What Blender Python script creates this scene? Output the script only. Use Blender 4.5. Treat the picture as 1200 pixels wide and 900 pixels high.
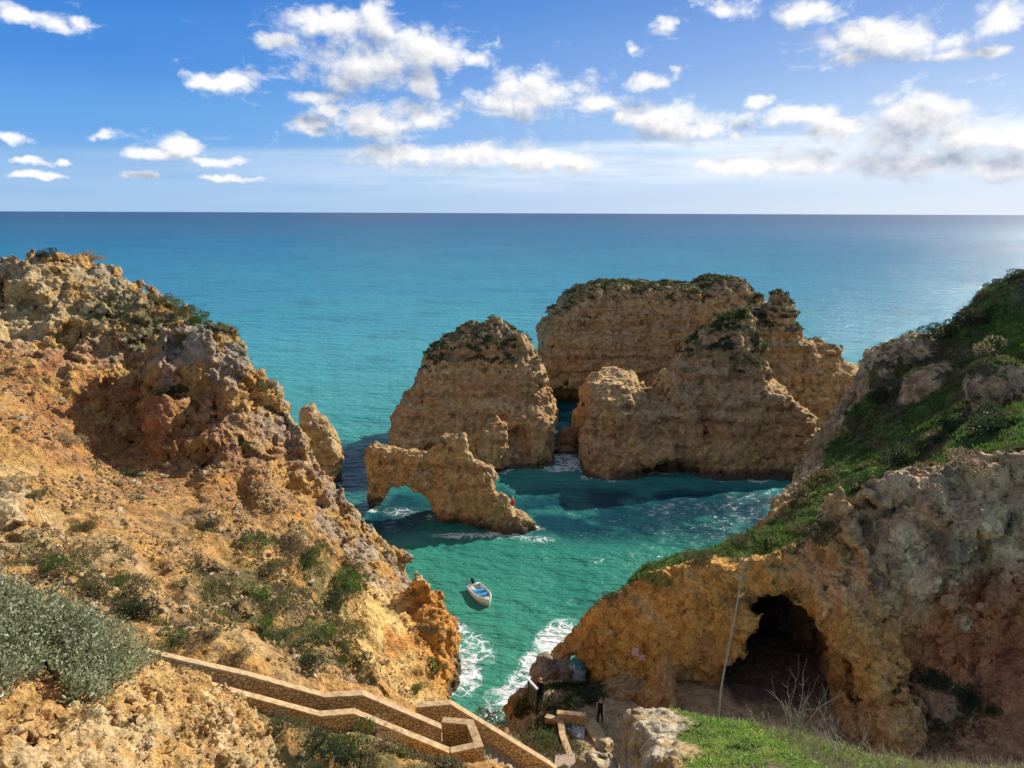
import bpy, bmesh, math, random, time
import numpy as np
from mathutils import Vector, Matrix
from mathutils.bvhtree import BVHTree

T_START = time.time()
for o in list(bpy.data.objects):
    bpy.data.objects.remove(o)
SC = bpy.context.scene
COL = SC.collection
R = math.radians

# ------------------------------------------------------------------ camera
CAM_H = 32.0
F = 873.0 / 1200.0
PITCH = R(12.95)
ROLL = 0.0037
_f = np.array([0, math.cos(PITCH), -math.sin(PITCH)])
_u = np.array([0, math.sin(PITCH), math.cos(PITCH)])
_x = np.array([1.0, 0, 0])
_r = math.cos(ROLL) * _x + math.sin(ROLL) * _u
_v = -math.sin(ROLL) * _x + math.cos(ROLL) * _u
cam_d = bpy.data.cameras.new('camera')
cam_d.sensor_width = 36.0
cam_d.lens = 36.0 * F
cam_d.clip_start = 0.1
cam_d.clip_end = 90000.0
cam = bpy.data.objects.new('camera', cam_d)
COL.objects.link(cam)
cam.matrix_world = Matrix(((_r[0], _v[0], -_f[0], 0), (_r[1], _v[1], -_f[1], 0),
                           (_r[2], _v[2], -_f[2], CAM_H), (0, 0, 0, 1)))
SC.camera = cam

def ray(px, py):
    a = (px - 600) / 873.0
    b = (450 - py) / 873.0
    return _f + a * _r + b * _v

def W(px, py, y=None, z=None):
    """world point seen in that direction at ground distance y or at height z"""
    d = ray(px, py)
    t = y / d[1] if y is not None else (z - CAM_H) / d[2]
    return np.array([d[0] * t, d[1] * t, CAM_H + d[2] * t])

# ------------------------------------------------------------------ light
SUN_AZ, SUN_EL = R(50), R(33)
sd = bpy.data.lights.new('sun', 'SUN')
sd.energy = 5.0
sd.angle = R(0.53)
sd.color = (1.0, 0.93, 0.82)
sun = bpy.data.objects.new('sun', sd)
COL.objects.link(sun)
SUN_DIR = Vector((math.sin(SUN_AZ) * math.cos(SUN_EL), math.cos(SUN_AZ) * math.cos(SUN_EL), math.sin(SUN_EL)))
sun.rotation_euler = SUN_DIR.to_track_quat('Z', 'Y').to_euler()
SC.view_settings.view_transform = 'Standard'
SC.view_settings.look = 'None'
SC.view_settings.exposure = 0.32
SC.view_settings.gamma = 1.0
SC.cycles.use_denoising = True
SC.cycles.max_bounces = 6
SC.cycles.diffuse_bounces = 3
SC.cycles.transparent_max_bounces = 16

# ------------------------------------------------------------------ node helper
class NT:
    def __init__(self, tree):
        self.t = tree
    def n(self, kind, **kw):
        nd = self.t.nodes.new(kind)
        for k, v in kw.items():
            if k.startswith('i_'):
                nd.inputs[k[2:].replace('_', ' ')].default_value = v
            elif k.startswith('x'):
                nd.inputs[int(k[1:])].default_value = v
            else:
                setattr(nd, k, v)
        return nd
    def l(self, a, b):
        self.t.links.new(a, b)
    def math(self, op, a, b=None, c=None, clamp=False):
        nd = self.t.nodes.new('ShaderNodeMath')
        nd.operation = op
        nd.use_clamp = clamp
        for i, s in enumerate((a, b, c)):
            if s is None:
                continue
            if isinstance(s, (int, float)):
                nd.inputs[i].default_value = s
            else:
                self.t.links.new(s, nd.inputs[i])
        return nd.outputs[0]
    def mix(self, fac, a, b, mode='MIX'):
        nd = self.t.nodes.new('ShaderNodeMix')
        nd.data_type = 'RGBA'
        nd.blend_type = mode
        for i, s in ((0, fac), (6, a), (7, b)):
            if isinstance(s, (int, float)):
                nd.inputs[i].default_value = s
            elif isinstance(s, tuple):
                nd.inputs[i].default_value = (*s[:3], 1)
            else:
                self.t.links.new(s, nd.inputs[i])
        return nd.outputs[2]
    def mapr(self, v, a, b, c=0.0, d=1.0, smooth=True):
        nd = self.t.nodes.new('ShaderNodeMapRange')
        nd.interpolation_type = 'SMOOTHSTEP' if smooth else 'LINEAR'
        self.t.links.new(v, nd.inputs[0])
        for i, s in enumerate((a, b, c, d)):
            nd.inputs[i + 1].default_value = s
        return nd.outputs[0]
    def noise(self, vec, scale, detail=4, rough=0.55, dist=0.0, lac=2.0):
        nd = self.t.nodes.new('ShaderNodeTexNoise')
        nd.inputs['Scale'].default_value = scale
        nd.inputs['Detail'].default_value = detail
        nd.inputs['Roughness'].default_value = rough
        nd.inputs['Distortion'].default_value = dist
        nd.inputs['Lacunarity'].default_value = lac
        if vec is not None:
            self.t.links.new(vec, nd.inputs['Vector'])
        return nd

# ------------------------------------------------------------------ sky
SKY_STRENGTH = 0.115
def cloud_dir(px, py):
    d = ray(px, py)
    d = d / np.linalg.norm(d)
    return math.atan2(d[0], d[1]), math.asin(d[2])

# centre x, y in the photograph's pixels, half width, half height
CLOUDS = [
    (385, 28, 62, 17), (425, 72, 62, 34), (440, 22, 18, 18), (500, 58, 50, 20), (560, 66, 24, 9), (330, 50, 26, 10),
    (275, 98, 30, 15), (250, 96, 26, 8),
    (372, 112, 30, 7), (365, 147, 18, 10), (385, 126, 16, 6), (440, 146, 50, 20), (500, 138, 40, 16), (492, 95, 20, 14),
    (470, 180, 70, 13), (560, 182, 70, 15), (640, 188, 60, 14),
    (625, 112, 62, 23), (590, 118, 46, 18), (700, 122, 36, 13),
    (775, 142, 52, 18), (840, 146, 45, 15), (735, 140, 20, 12),
    (757, 96, 22, 9), (857, 10, 36, 12), (955, 8, 42, 13), (785, 27, 14, 9), (745, 57, 9, 6), (795, 80, 12, 5), (890, 118, 18, 6),
    (1010, 48, 60, 20), (1060, 46, 50, 20), (1110, 46, 38, 11), (1000, 72, 22, 8), (1175, 24, 28, 17), (1118, 64, 28, 8), (1165, 60, 22, 7),
    (940, 134, 42, 11), (1070, 140, 70, 27), (1050, 160, 80, 22), (1130, 158, 60, 18), (1185, 158, 50, 16), (990, 150, 55, 14),
    (960, 188, 80, 13), (870, 192, 60, 9), (1080, 192, 90, 15), (1160, 196, 60, 18),
    (212, 171, 30, 12), (178, 180, 26, 6), (120, 160, 18, 5), (16, 164, 20, 6), (30, 189, 22, 4), (75, 189, 10, 4),
    (40, 206, 30, 4), (165, 206, 18, 4), (265, 210, 26, 3), (35, 20, 36, 9), (95, 28, 14, 9), (60, 28, 18, 8), (250, 191, 26, 5),
]
world = bpy.data.worlds.new('World')
SC.world = world
world.use_nodes = True
wt = world.node_tree
wt.nodes.clear()
w = NT(wt)
sky = w.n('ShaderNodeTexSky', sky_type='NISHITA', sun_disc=False)
sky.sun_elevation = SUN_EL
sky.sun_rotation = SUN_AZ
sky.air_density = 1.0
sky.dust_density = 0.6
sky.ozone_density = 2.5
sky.altitude = 30
tc = w.n('ShaderNodeTexCoord')
sep = w.n('ShaderNodeSeparateXYZ')
w.l(tc.outputs['Generated'], sep.inputs[0])
az = w.math('ARCTAN2', sep.outputs[0], sep.outputs[1])
el = w.math('ARCSINE', sep.outputs[2])
uv = w.n('ShaderNodeCombineXYZ')
w.l(az, uv.inputs[0]); w.l(el, uv.inputs[1])
# ragged edges: the lookup is pushed about by turbulence
wob = w.noise(uv.outputs[0], 22.0, 5, 0.6)
wsub = w.n('ShaderNodeVectorMath', operation='SUBTRACT'); wsub.inputs[1].default_value = (0.5, 0.5, 0.5)
w.l(wob.outputs['Color'], wsub.inputs[0])
wsc = w.n('ShaderNodeVectorMath', operation='MULTIPLY'); wsc.inputs[1].default_value = (0.045, 0.026, 0.0)
w.l(wsub.outputs[0], wsc.inputs[0])
wad = w.n('ShaderNodeVectorMath', operation='ADD')
w.l(uv.outputs[0], wad.inputs[0]); w.l(wsc.outputs[0], wad.inputs[1])
acc = None
accy = None
for (cx, cy, rx, ry) in CLOUDS:
    a0, e0 = cloud_dir(cx, cy)
    a1, _ = cloud_dir(cx + rx, cy)
    _, e1 = cloud_dir(cx, cy - ry)
    mp = w.n('ShaderNodeMapping')
    sx, sy = .80 / abs(a1 - a0), .74 / abs(e1 - e0)
    mp.inputs['Scale'].default_value = (sx, sy, 0)
    mp.inputs['Location'].default_value = (-a0 * sx, -e0 * sy, 0)
    w.l(wad.outputs[0], mp.inputs['Vector'])
    ln = w.n('ShaderNodeVectorMath', operation='LENGTH')
    w.l(mp.outputs[0], ln.inputs[0])
    acc = ln.outputs['Value'] if acc is None else w.math('SMOOTH_MIN', acc, ln.outputs['Value'], 0.25)
    # the same shape one step towards the sun, for the light on the cloud
    ad = w.n('ShaderNodeVectorMath', operation='ADD')
    ad.inputs[1].default_value = (0.012 * sx, 0.026 * sy, 0)
    w.l(mp.outputs[0], ad.inputs[0])
    l2 = w.n('ShaderNodeVectorMath', operation='LENGTH')
    w.l(ad.outputs[0], l2.inputs[0])
    accy = l2.outputs['Value'] if accy is None else w.math('SMOOTH_MIN', accy, l2.outputs['Value'], 0.25)
shape = w.math('SUBTRACT', 1.0, acc)
def cloud_noise(off):
    """billowing: convex lobes inside lobes, frayed by turbulence"""
    v = w.n('ShaderNodeMapping')
    v.inputs['Scale'].default_value = (1.0, 1.35, 1.0)
    v.inputs['Location'].default_value = off
    w.l(wad2, v.inputs['Vector'])
    vo = w.n('ShaderNodeTexVoronoi', feature='F1')
    vo.inputs['Scale'].default_value = 27.0
    vo.inputs['Detail'].default_value = 2.6
    vo.inputs['Roughness'].default_value = 0.55
    vo.inputs['Lacunarity'].default_value = 2.3
    vo.normalize = True
    w.l(v.outputs[0], vo.inputs['Vector'])
    big_ = w.noise(v.outputs[0], 11.0, 7, 0.55).outputs['Fac']
    lob = w.math('SUBTRACT', 0.55, vo.outputs['Distance'])
    return w.math('ADD', w.math('MULTIPLY', lob, 1.25), w.math('SUBTRACT', big_, 0.5))
wsc2 = w.n('ShaderNodeVectorMath', operation='MULTIPLY'); wsc2.inputs[1].default_value = (0.012, 0.010, 0.0)
wob2 = w.noise(uv.outputs[0], 70.0, 5, 0.6)
wsub2 = w.n('ShaderNodeVectorMath', operation='SUBTRACT'); wsub2.inputs[1].default_value = (0.5, 0.5, 0.5)
w.l(wob2.outputs['Color'], wsub2.inputs[0])
w.l(wsub2.outputs[0], wsc2.inputs[0])
wa2 = w.n('ShaderNodeVectorMath', operation='ADD')
w.l(uv.outputs[0], wa2.inputs[0]); w.l(wsc2.outputs[0], wa2.inputs[1])
wad2 = wa2.outputs[0]
n0 = cloud_noise((0, 0, 0))
n1 = cloud_noise((0.006, 0.013, 0))
dens = w.math('ADD', shape, w.math('MULTIPLY', w.math('SUBTRACT', n0, 0.24), 1.9))
alpha = w.mapr(dens, -0.02, 0.88)
# lit where the cloud thins out towards the sun, grey in the thick lower parts
grad = w.math('MULTIPLY', w.math('SUBTRACT', n0, n1), 1.5)
gshape = w.math('MULTIPLY', w.math('SUBTRACT', accy, acc), 0.62)
body = w.mapr(dens, 0.3, 1.7)
lit = w.math('ADD', w.math('ADD', grad, gshape), w.math('SUBTRACT', 0.56, w.math('MULTIPLY', body, 0.46)), clamp=True)
ccol = w.mix(lit, (2.5, 3.0, 4.0), (7.2, 7.15, 7.1))
# low band of thin cloud and pale air towards the sun side
e_a, e_b = cloud_dir(600, 215)[1], cloud_dir(600, 158)[1]
bandn = w.n('ShaderNodeMapping'); bandn.inputs['Scale'].default_value = (2.2, 26.0, 1.0)
w.l(uv.outputs[0], bandn.inputs['Vector'])
bn = w.noise(bandn.outputs[0], 2.0, 6, 0.6).outputs['Fac']
tilt = w.math('SUBTRACT', el, w.math('MULTIPLY', az, 0.030))
band = w.math('MULTIPLY', w.mapr(tilt, e_a - 0.028, e_a + 0.012), w.mapr(tilt, cloud_dir(600, 168)[1] + 0.003, cloud_dir(600, 176)[1]))
side = w.mapr(az, -0.60, 0.40, 0.12, 0.95)
bandf = w.math('MULTIPLY', w.math('MULTIPLY', band, side), w.mapr(bn, 0.3, 0.62, 0.3, 1.0))
# clear winter air: deep blue overhead, pale at the horizon and paler towards the sun
skr = w.n('ShaderNodeValToRGB')
skr.color_ramp.interpolation = 'EASE'
els = skr.color_ramp.elements
sk_stops = [(0.0, (.30, .48, .72)), (.08, (.195, .40, .71)), (.20, (.098, .31, .69)), (.36, (.042, .215, .62)), (.52, (.024, .170, .56)), (.66, (.06, .165, .45)), (1.0, (.165, .205, .30))]
while len(els) < len(sk_stops):
    els.new(.5)
for e_, (p_, c_) in zip(els, sk_stops):
    e_.position = p_
    e_.color = (*c_, 1)
# unseen zenith made brighter and more neutral, added as fill for the shade
w.l(w.mapr(el, 0.0, 0.5, 0, 1, False), skr.inputs[0])
gain = w.n('ShaderNodeVectorMath', operation='SCALE')
gain.inputs['Scale'].default_value = 0.96 / SKY_STRENGTH
w.l(skr.outputs[0], gain.inputs[0])
glow = w.math('MULTIPLY', w.mapr(az, -0.55, 0.85), w.mapr(el, 0.32, 0.0, 0.12, 0.8))
clear = w.mix(glow, gain.outputs[0], (5.6, 6.2, 7.0))
skym = w.mix(0.92, sky.outputs[0], clear)
s1 = w.mix(bandf, skym, (6.0, 6.6, 7.3))
# torn shreds round the cumulus
shv = w.n('ShaderNodeMapping'); shv.inputs['Scale'].default_value = (1.0, 2.6, 1.0); shv.inputs['Location'].default_value = (3.1, .7, 0)
w.l(wad.outputs[0], shv.inputs['Vector'])
shn = w.noise(shv.outputs[0], 19.0, 9, 0.66, .4).outputs['Fac']
shred = w.math('MULTIPLY', w.mapr(w.math('ADD', shn, w.math('MULTIPLY', shape, .07)), .52, .72), w.mapr(shape, -2.6, -.1, 0, .62))
shred = w.math('MULTIPLY', shred, w.mapr(el, .05, .10))
s1 = w.mix(shred, s1, (6.2, 6.5, 7.0))
s2 = w.mix(alpha, s1, ccol)
bg = w.n('ShaderNodeBackground')
bg.inputs['Strength'].default_value = SKY_STRENGTH
w.l(s2, bg.inputs['Color'])
wo = w.n('ShaderNodeOutputWorld')
w.l(bg.outputs[0], wo.inputs['Surface'])
world.cycles.sampling_method = 'MANUAL'
world.cycles.sample_map_resolution = 512

# ------------------------------------------------------------------ numpy noise
def _hash(ix, iy, iz, seed):
    h = (ix.astype(np.uint32) * np.uint32(374761393) + iy.astype(np.uint32) * np.uint32(668265263)
         + iz.astype(np.uint32) * np.uint32(2246822519) + np.uint32((seed * 3266489917) & 0xffffffff))
    h ^= h >> np.uint32(15)
    h *= np.uint32(2654435761)
    h ^= h >> np.uint32(13)
    h *= np.uint32(1274126177)
    h ^= h >> np.uint32(16)
    return h

def perlin(P, seed=0):
    I = np.floor(P).astype(np.int32)
    D = (P - I).astype(np.float32)
    U = D * D * D * (D * (D * 6 - 15) + 10)
    out = np.zeros(len(P), np.float32)
    for dx in (0, 1):
        wx = U[:, 0] if dx else 1 - U[:, 0]
        for dy in (0, 1):
            wy = (U[:, 1] if dy else 1 - U[:, 1]) * wx
            for dz in (0, 1):
                wz = (U[:, 2] if dz else 1 - U[:, 2]) * wy
                h = _hash(I[:, 0] + dx, I[:, 1] + dy, I[:, 2] + dz, seed)
                gx = (h & np.uint32(1023)).astype(np.float32) * (2 / 1023.) - 1
                gy = ((h >> np.uint32(10)) & np.uint32(1023)).astype(np.float32) * (2 / 1023.) - 1
                gz = ((h >> np.uint32(20)) & np.uint32(1023)).astype(np.float32) * (2 / 1023.) - 1
                out += wz * (gx * (D[:, 0] - dx) + gy * (D[:, 1] - dy) + gz * (D[:, 2] - dz))
    return out * 1.25

def fbm(P, scale, octs=3, seed=0, gain=0.5, st=(1, 1, 1)):
    Q = np.asarray(P, np.float32) * (np.array(st, np.float32) / scale)
    a, s = 1.0, np.zeros(len(P), np.float32)
    for k in range(octs):
        s += a * perlin(Q * (2.03 ** k) + 17.3 * k, seed + k)
        a *= gain
    return s

def ridged(P, scale, octs=3, seed=0, gain=0.5, st=(1, 1, 1)):
    Q = np.asarray(P, np.float32) * (np.array(st, np.float32) / scale)
    a, s, t = 1.0, np.zeros(len(P), np.float32), 0.0
    for k in range(octs):
        s += a * (1 - 2.2 * np.abs(perlin(Q * (2.03 ** k) + 9.1 * k, seed + k)))
        t += a
        a *= gain
    return s / t

def worley(P, scale, seed=0, st=(1, 1, 1)):
    Q = np.asarray(P, np.float32) * (np.array(st, np.float32) / scale)
    I = np.floor(Q).astype(np.int32)
    f1 = np.full(len(P), 9.0, np.float32)
    f2 = np.full(len(P), 9.0, np.float32)
    cid = np.zeros(len(P), np.float32)
    for dx in (-1, 0, 1):
        for dy in (-1, 0, 1):
            for dz in (-1, 0, 1):
                cx, cy, cz = I[:, 0] + dx, I[:, 1] + dy, I[:, 2] + dz
                h = _hash(cx, cy, cz, seed)
                ox = (h & np.uint32(1023)).astype(np.float32) / 1023.
                oy = ((h >> np.uint32(10)) & np.uint32(1023)).astype(np.float32) / 1023.
                oz = ((h >> np.uint32(20)) & np.uint32(1023)).astype(np.float32) / 1023.
                d = np.sqrt((cx + ox - Q[:, 0]) ** 2 + (cy + oy - Q[:, 1]) ** 2 + (cz + oz - Q[:, 2]) ** 2)
                near = d < f1
                f2 = np.where(near, f1, np.minimum(f2, d))
                cid = np.where(near, (h >> np.uint32(7) & np.uint32(255)).astype(np.float32) / 255., cid)
                f1 = np.where(near, d, f1)
    return f1, f2, cid

def facets(P, scale, seed=0, st=(1, 1, 1)):
    """broken faces: each cell is a plane tilted its own way; also the distance to the crack"""
    Q = np.asarray(P, np.float32) * (np.array(st, np.float32) / scale)
    I = np.floor(Q).astype(np.int32)
    f1 = np.full(len(P), 9.0, np.float32); f2 = f1.copy()
    best = np.zeros(len(P), np.uint32)
    D = np.zeros((len(P), 3), np.float32)
    for dx in (-1, 0, 1):
        for dy in (-1, 0, 1):
            for dz in (-1, 0, 1):
                c = I + np.array((dx, dy, dz), np.int32)
                h = _hash(c[:, 0], c[:, 1], c[:, 2], seed)
                o = np.stack([(h & np.uint32(1023)), (h >> np.uint32(10)) & np.uint32(1023), (h >> np.uint32(20)) & np.uint32(1023)], 1).astype(np.float32) / 1023.
                v = Q - (c + o)
                d = np.einsum('ij,ij->i', v, v)
                near = d < f1
                f2 = np.where(near, f1, np.minimum(f2, d))
                f1 = np.where(near, d, f1)
                best = np.where(near, h, best)
                D[near] = v[near]
    h = best * np.uint32(2654435761) + np.uint32(seed)
    h ^= h >> np.uint32(15)
    g_ = np.stack([(h & np.uint32(1023)), (h >> np.uint32(10)) & np.uint32(1023), (h >> np.uint32(20)) & np.uint32(1023)], 1).astype(np.float32) / 511.5 - 1
    tilt = np.einsum('ij,ij->i', D, g_)
    lift = (best >> np.uint32(5) & np.uint32(255)).astype(np.float32) / 255. - .5
    return tilt, lift, np.sqrt(f2) - np.sqrt(f1)

def smax(a, b, k):
    h = np.clip(0.5 + 0.5 * (a - b) / k, 0, 1)
    return b + (a - b) * h + k * h * (1 - h)
def smin(a, b, k):
    return -smax(-a, -b, k)
def sstep(x, a, b):
    t = np.clip((x - a) / (b - a), 0, 1)
    return t * t * (3 - 2 * t)
def lerp(a, b, t):
    return a + (b - a) * t[:, None]

def poly_sdf(X, Y, poly):
    """signed distance to a closed polygon, negative inside"""
    poly = np.asarray(poly, float)
    X = X.astype(np.float32); Y = Y.astype(np.float32)
    d = np.full(X.shape, 1e9, np.float32)
    s = np.zeros(X.shape, bool)
    n = len(poly)
    for i in range(n):
        ax, ay = poly[i]
        bx, by = poly[(i + 1) % n]
        ex, ey = bx - ax, by - ay
        t = np.clip(((X - ax) * ex + (Y - ay) * ey) / (ex * ex + ey * ey + 1e-12), 0, 1)
        d = np.minimum(d, (X - ax - ex * t) ** 2 + (Y - ay - ey * t) ** 2)
        if ay != by:
            c = ((ay > Y) != (by > Y)) & (X < (bx - ax) * (Y - ay) / (by - ay) + ax)
            s ^= c
    d = np.sqrt(d)
    return np.where(s, -d, d)

def rbf_height(pts, X, Y, smooth=0.3):
    """smooth height field through scattered points (linear kernel and a plane)"""
    pts = np.asarray(pts, float)
    n = len(pts)
    D = np.hypot(pts[:, None, 0] - pts[None, :, 0], pts[:, None, 1] - pts[None, :, 1])
    A = np.zeros((n + 3, n + 3))
    A[:n, :n] = -np.sqrt(D * D + 1.0) + smooth * np.eye(n)
    A[:n, n:] = np.c_[np.ones(n), pts[:, :2]]
    A[n:, :n] = A[:n, n:].T
    w_ = np.linalg.solve(A, np.r_[pts[:, 2], 0, 0, 0])
    H = w_[n] + w_[n + 1] * X + w_[n + 2] * Y
    for i in range(n):
        H = H - w_[i] * np.sqrt((X - pts[i, 0]) ** 2 + (Y - pts[i, 1]) ** 2 + 1.0)
    return H.astype(np.float32)

def ell(X, Y, Z, c, r, rot=0.0):
    dx, dy, dz = X - c[0], Y - c[1], Z - c[2]
    if rot:
        cr, sr = math.cos(rot), math.sin(rot)
        dx, dy = dx * cr + dy * sr, -dx * sr + dy * cr
    q = np.sqrt((dx / r[0]) ** 2 + (dy / r[1]) ** 2 + (dz / r[2]) ** 2)
    return (q - 1) * min(r)

# ------------------------------------------------------------------ surface nets
def surface_nets(f, origin, vox):
    nx, ny, nz = f.shape
    ins = f < 0
    c = ins[:-1, :-1, :-1].astype(np.uint8)
    for dx, dy, dz in ((1, 0, 0), (0, 1, 0), (0, 0, 1), (1, 1, 0), (1, 0, 1), (0, 1, 1), (1, 1, 1)):
        c = c + ins[dx:nx - 1 + dx, dy:ny - 1 + dy, dz:nz - 1 + dz]
    act = np.argwhere((c > 0) & (c < 8))
    idx = np.full((nx - 1, ny - 1, nz - 1), -1, np.int32)
    idx[act[:, 0], act[:, 1], act[:, 2]] = np.arange(len(act))
    corners = [(a, b, d) for a in (0, 1) for b in (0, 1) for d in (0, 1)]
    vals = {k: f[act[:, 0] + k[0], act[:, 1] + k[1], act[:, 2] + k[2]] for k in corners}
    acc_ = np.zeros((len(act), 3), np.float32)
    cnt = np.zeros(len(act), np.float32)
    for k in corners:
        for ax in range(3):
            if k[ax] == 0:
                k2 = list(k); k2[ax] = 1; k2 = tuple(k2)
                a, b = vals[k], vals[k2]
                m = (a < 0) != (b < 0)
                den = np.where(np.abs(a - b) < 1e-9, 1e-9, a - b)
                t = np.clip(a / den, 0, 1)
                for q in range(3):
                    acc_[:, q] += np.where(m, (t if q == ax else k[q]), 0)
                cnt += m
    V = (acc_ / np.maximum(cnt, 1)[:, None] + act) * vox + np.asarray(origin)
    quads = []
    for ax in range(3):
        o1, o2 = [(1, 2), (2, 0), (0, 1)][ax]
        sl0 = [slice(None)] * 3; sl1 = [slice(None)] * 3
        sl0[ax] = slice(0, -1); sl1[ax] = slice(1, None)
        a, b = ins[tuple(sl0)], ins[tuple(sl1)]
        e = np.argwhere(a != b)
        e = e[(e[:, o1] > 0) & (e[:, o2] > 0) & (e[:, o1] < f.shape[o1] - 1) & (e[:, o2] < f.shape[o2] - 1)]
        flip = a[e[:, 0], e[:, 1], e[:, 2]]
        def at(d1, d2):
            q = e.copy(); q[:, o1] += d1; q[:, o2] += d2
            return idx[q[:, 0], q[:, 1], q[:, 2]]
        q = np.stack([at(-1, -1), at(0, -1), at(0, 0), at(-1, 0)], 1)
        q[~flip] = q[~flip][:, ::-1]
        quads.append(q)
    return V, np.concatenate(quads)

def subdivide(V, Q):
    """every quad into four, smoothed a little"""
    E = np.concatenate([Q[:, [0, 1]], Q[:, [1, 2]], Q[:, [2, 3]], Q[:, [3, 0]]])
    E = np.sort(E, 1)
    key = E[:, 0].astype(np.int64) * len(V) + E[:, 1]
    uk, inv = np.unique(key, return_inverse=True)
    em = (V[uk // len(V)] + V[uk % len(V)]) * 0.5
    fm = V[Q].mean(1)
    n, m, k = len(V), len(uk), len(Q)
    inv = inv.reshape(4, k)
    f = n + m + np.arange(k)
    e = [n + inv[i] for i in range(4)]
    quads = [np.stack([Q[:, i], e[i], f, e[i - 1]], 1) for i in range(4)]
    return np.concatenate([V, em, fm]), np.concatenate(quads)

def vnormals(V, Q):
    N = np.cross(V[Q[:, 2]] - V[Q[:, 0]], V[Q[:, 3]] - V[Q[:, 1]])
    out = np.zeros_like(V)
    for i in range(4):
        for c in range(3):
            out[:, c] += np.bincount(Q[:, i], N[:, c], len(V))
    return out / np.maximum(np.linalg.norm(out, axis=1), 1e-9)[:, None]

def mesh_np(name, V, Q, smooth=True):
    me = bpy.data.meshes.new(name)
    k = Q.shape[1]
    me.vertices.add(len(V)); me.vertices.foreach_set('co', np.asarray(V, np.float32).ravel())
    me.loops.add(Q.size); me.loops.foreach_set('vertex_index', Q.astype(np.int32).ravel())
    me.polygons.add(len(Q))
    me.polygons.foreach_set('loop_start', np.arange(0, Q.size, k, dtype=np.int32))
    me.polygons.foreach_set('loop_total', np.full(len(Q), k, np.int32))
    me.polygons.foreach_set('use_smooth', np.full(len(Q), smooth, bool))
    me.update(calc_edges=True)
    return me

def set_col(me, name, C):
    at = me.attributes.new(name, 'FLOAT_COLOR', 'POINT')
    at.data.foreach_set('color', np.c_[np.clip(C, 0, 1), np.ones(len(C))].astype(np.float32).ravel())
def set_f(me, name, v):
    at = me.attributes.new(name, 'FLOAT', 'POINT')
    at.data.foreach_set('value', np.asarray(v, np.float32))

def tag(o, label=None, cat=None, group=None, kind=None):
    if label: o['label'] = label
    if cat: o['category'] = cat
    if group: o['group'] = group
    if kind: o['kind'] = kind
    return o
def link(name, me, mat=None, parent=None):
    o = bpy.data.objects.new(name, me)
    COL.objects.link(o)
    if mat is not None and not me.materials:
        me.materials.append(mat)
    if parent is not None:
        o.parent = parent
    return o

SHORE = []      # slices of the land at water level, for foam and shallows
TERRAIN = []    # (object, BVH) for standing things on

def build_land(name, lo, hi, vox, f0, stages, fine, albedo, mat, sub=1, cut_below=-1.5):
    t0 = time.time()
    xs = np.arange(lo[0], hi[0], vox, dtype=np.float32)
    ys = np.arange(lo[1], hi[1], vox, dtype=np.float32)
    zs = np.arange(lo[2], hi[2], vox, dtype=np.float32)
    f = f0(xs, ys, zs).astype(np.float32)
    for band, fn in stages:
        m = np.abs(f) < band
        ii = np.argwhere(m)
        P = np.stack([xs[ii[:, 0]], ys[ii[:, 1]], zs[ii[:, 2]]], 1)
        f[m] -= fn(P)
    # close the box
    f[0] = f[-1] = 1; f[:, 0] = f[:, -1] = 1; f[:, :, 0] = f[:, :, -1] = 1
    if lo[2] < 0:
        k = int(round((0.05 - lo[2]) / vox))
        SHORE.append((xs, ys, f[:, :, k].copy()))
    V, Q = surface_nets(f, (xs[0], ys[0], zs[0]), vox)
    del f
    # drop what lies under water or far outside the view
    keep = (V[:, 2] > cut_below) & (np.abs(V[:, 0]) < 0.80 * np.maximum(V[:, 1], 0) + 9)
    Q = Q[keep[Q].all(1)]
    # and crumbs that float free of the main body
    lab = np.arange(len(V))
    for _ in range(400):
        m_ = lab[Q].min(1)
        new = lab.copy()
        for i_ in range(4):
            np.minimum.at(new, Q[:, i_], m_)
        new = new[new]
        if (new == lab).all():
            break
        lab = new
    cnt_ = np.bincount(lab[Q[:, 0]], minlength=len(V))
    Q = Q[cnt_[lab[Q[:, 0]]] > 0.01 * len(Q)]
    used = np.unique(Q)
    re_ = np.full(len(V), -1, np.int64); re_[used] = np.arange(len(used))
    V, Q = V[used], re_[Q]
    for _ in range(sub):
        V, Q = subdivide(V, Q)
    N = vnormals(V, Q)
    V = V + N * fine(V, N)[:, None]
    N = vnormals(V, Q)
    me = mesh_np(name, V, Q)
    set_col(me, 'albedo', albedo(V, N))
    o = link(name, me, mat)
    TERRAIN.append((o, V, Q, N))
    print('LAND %s %d verts %.1fs' % (name, len(V), time.time() - t0), flush=True)
    return o

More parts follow.
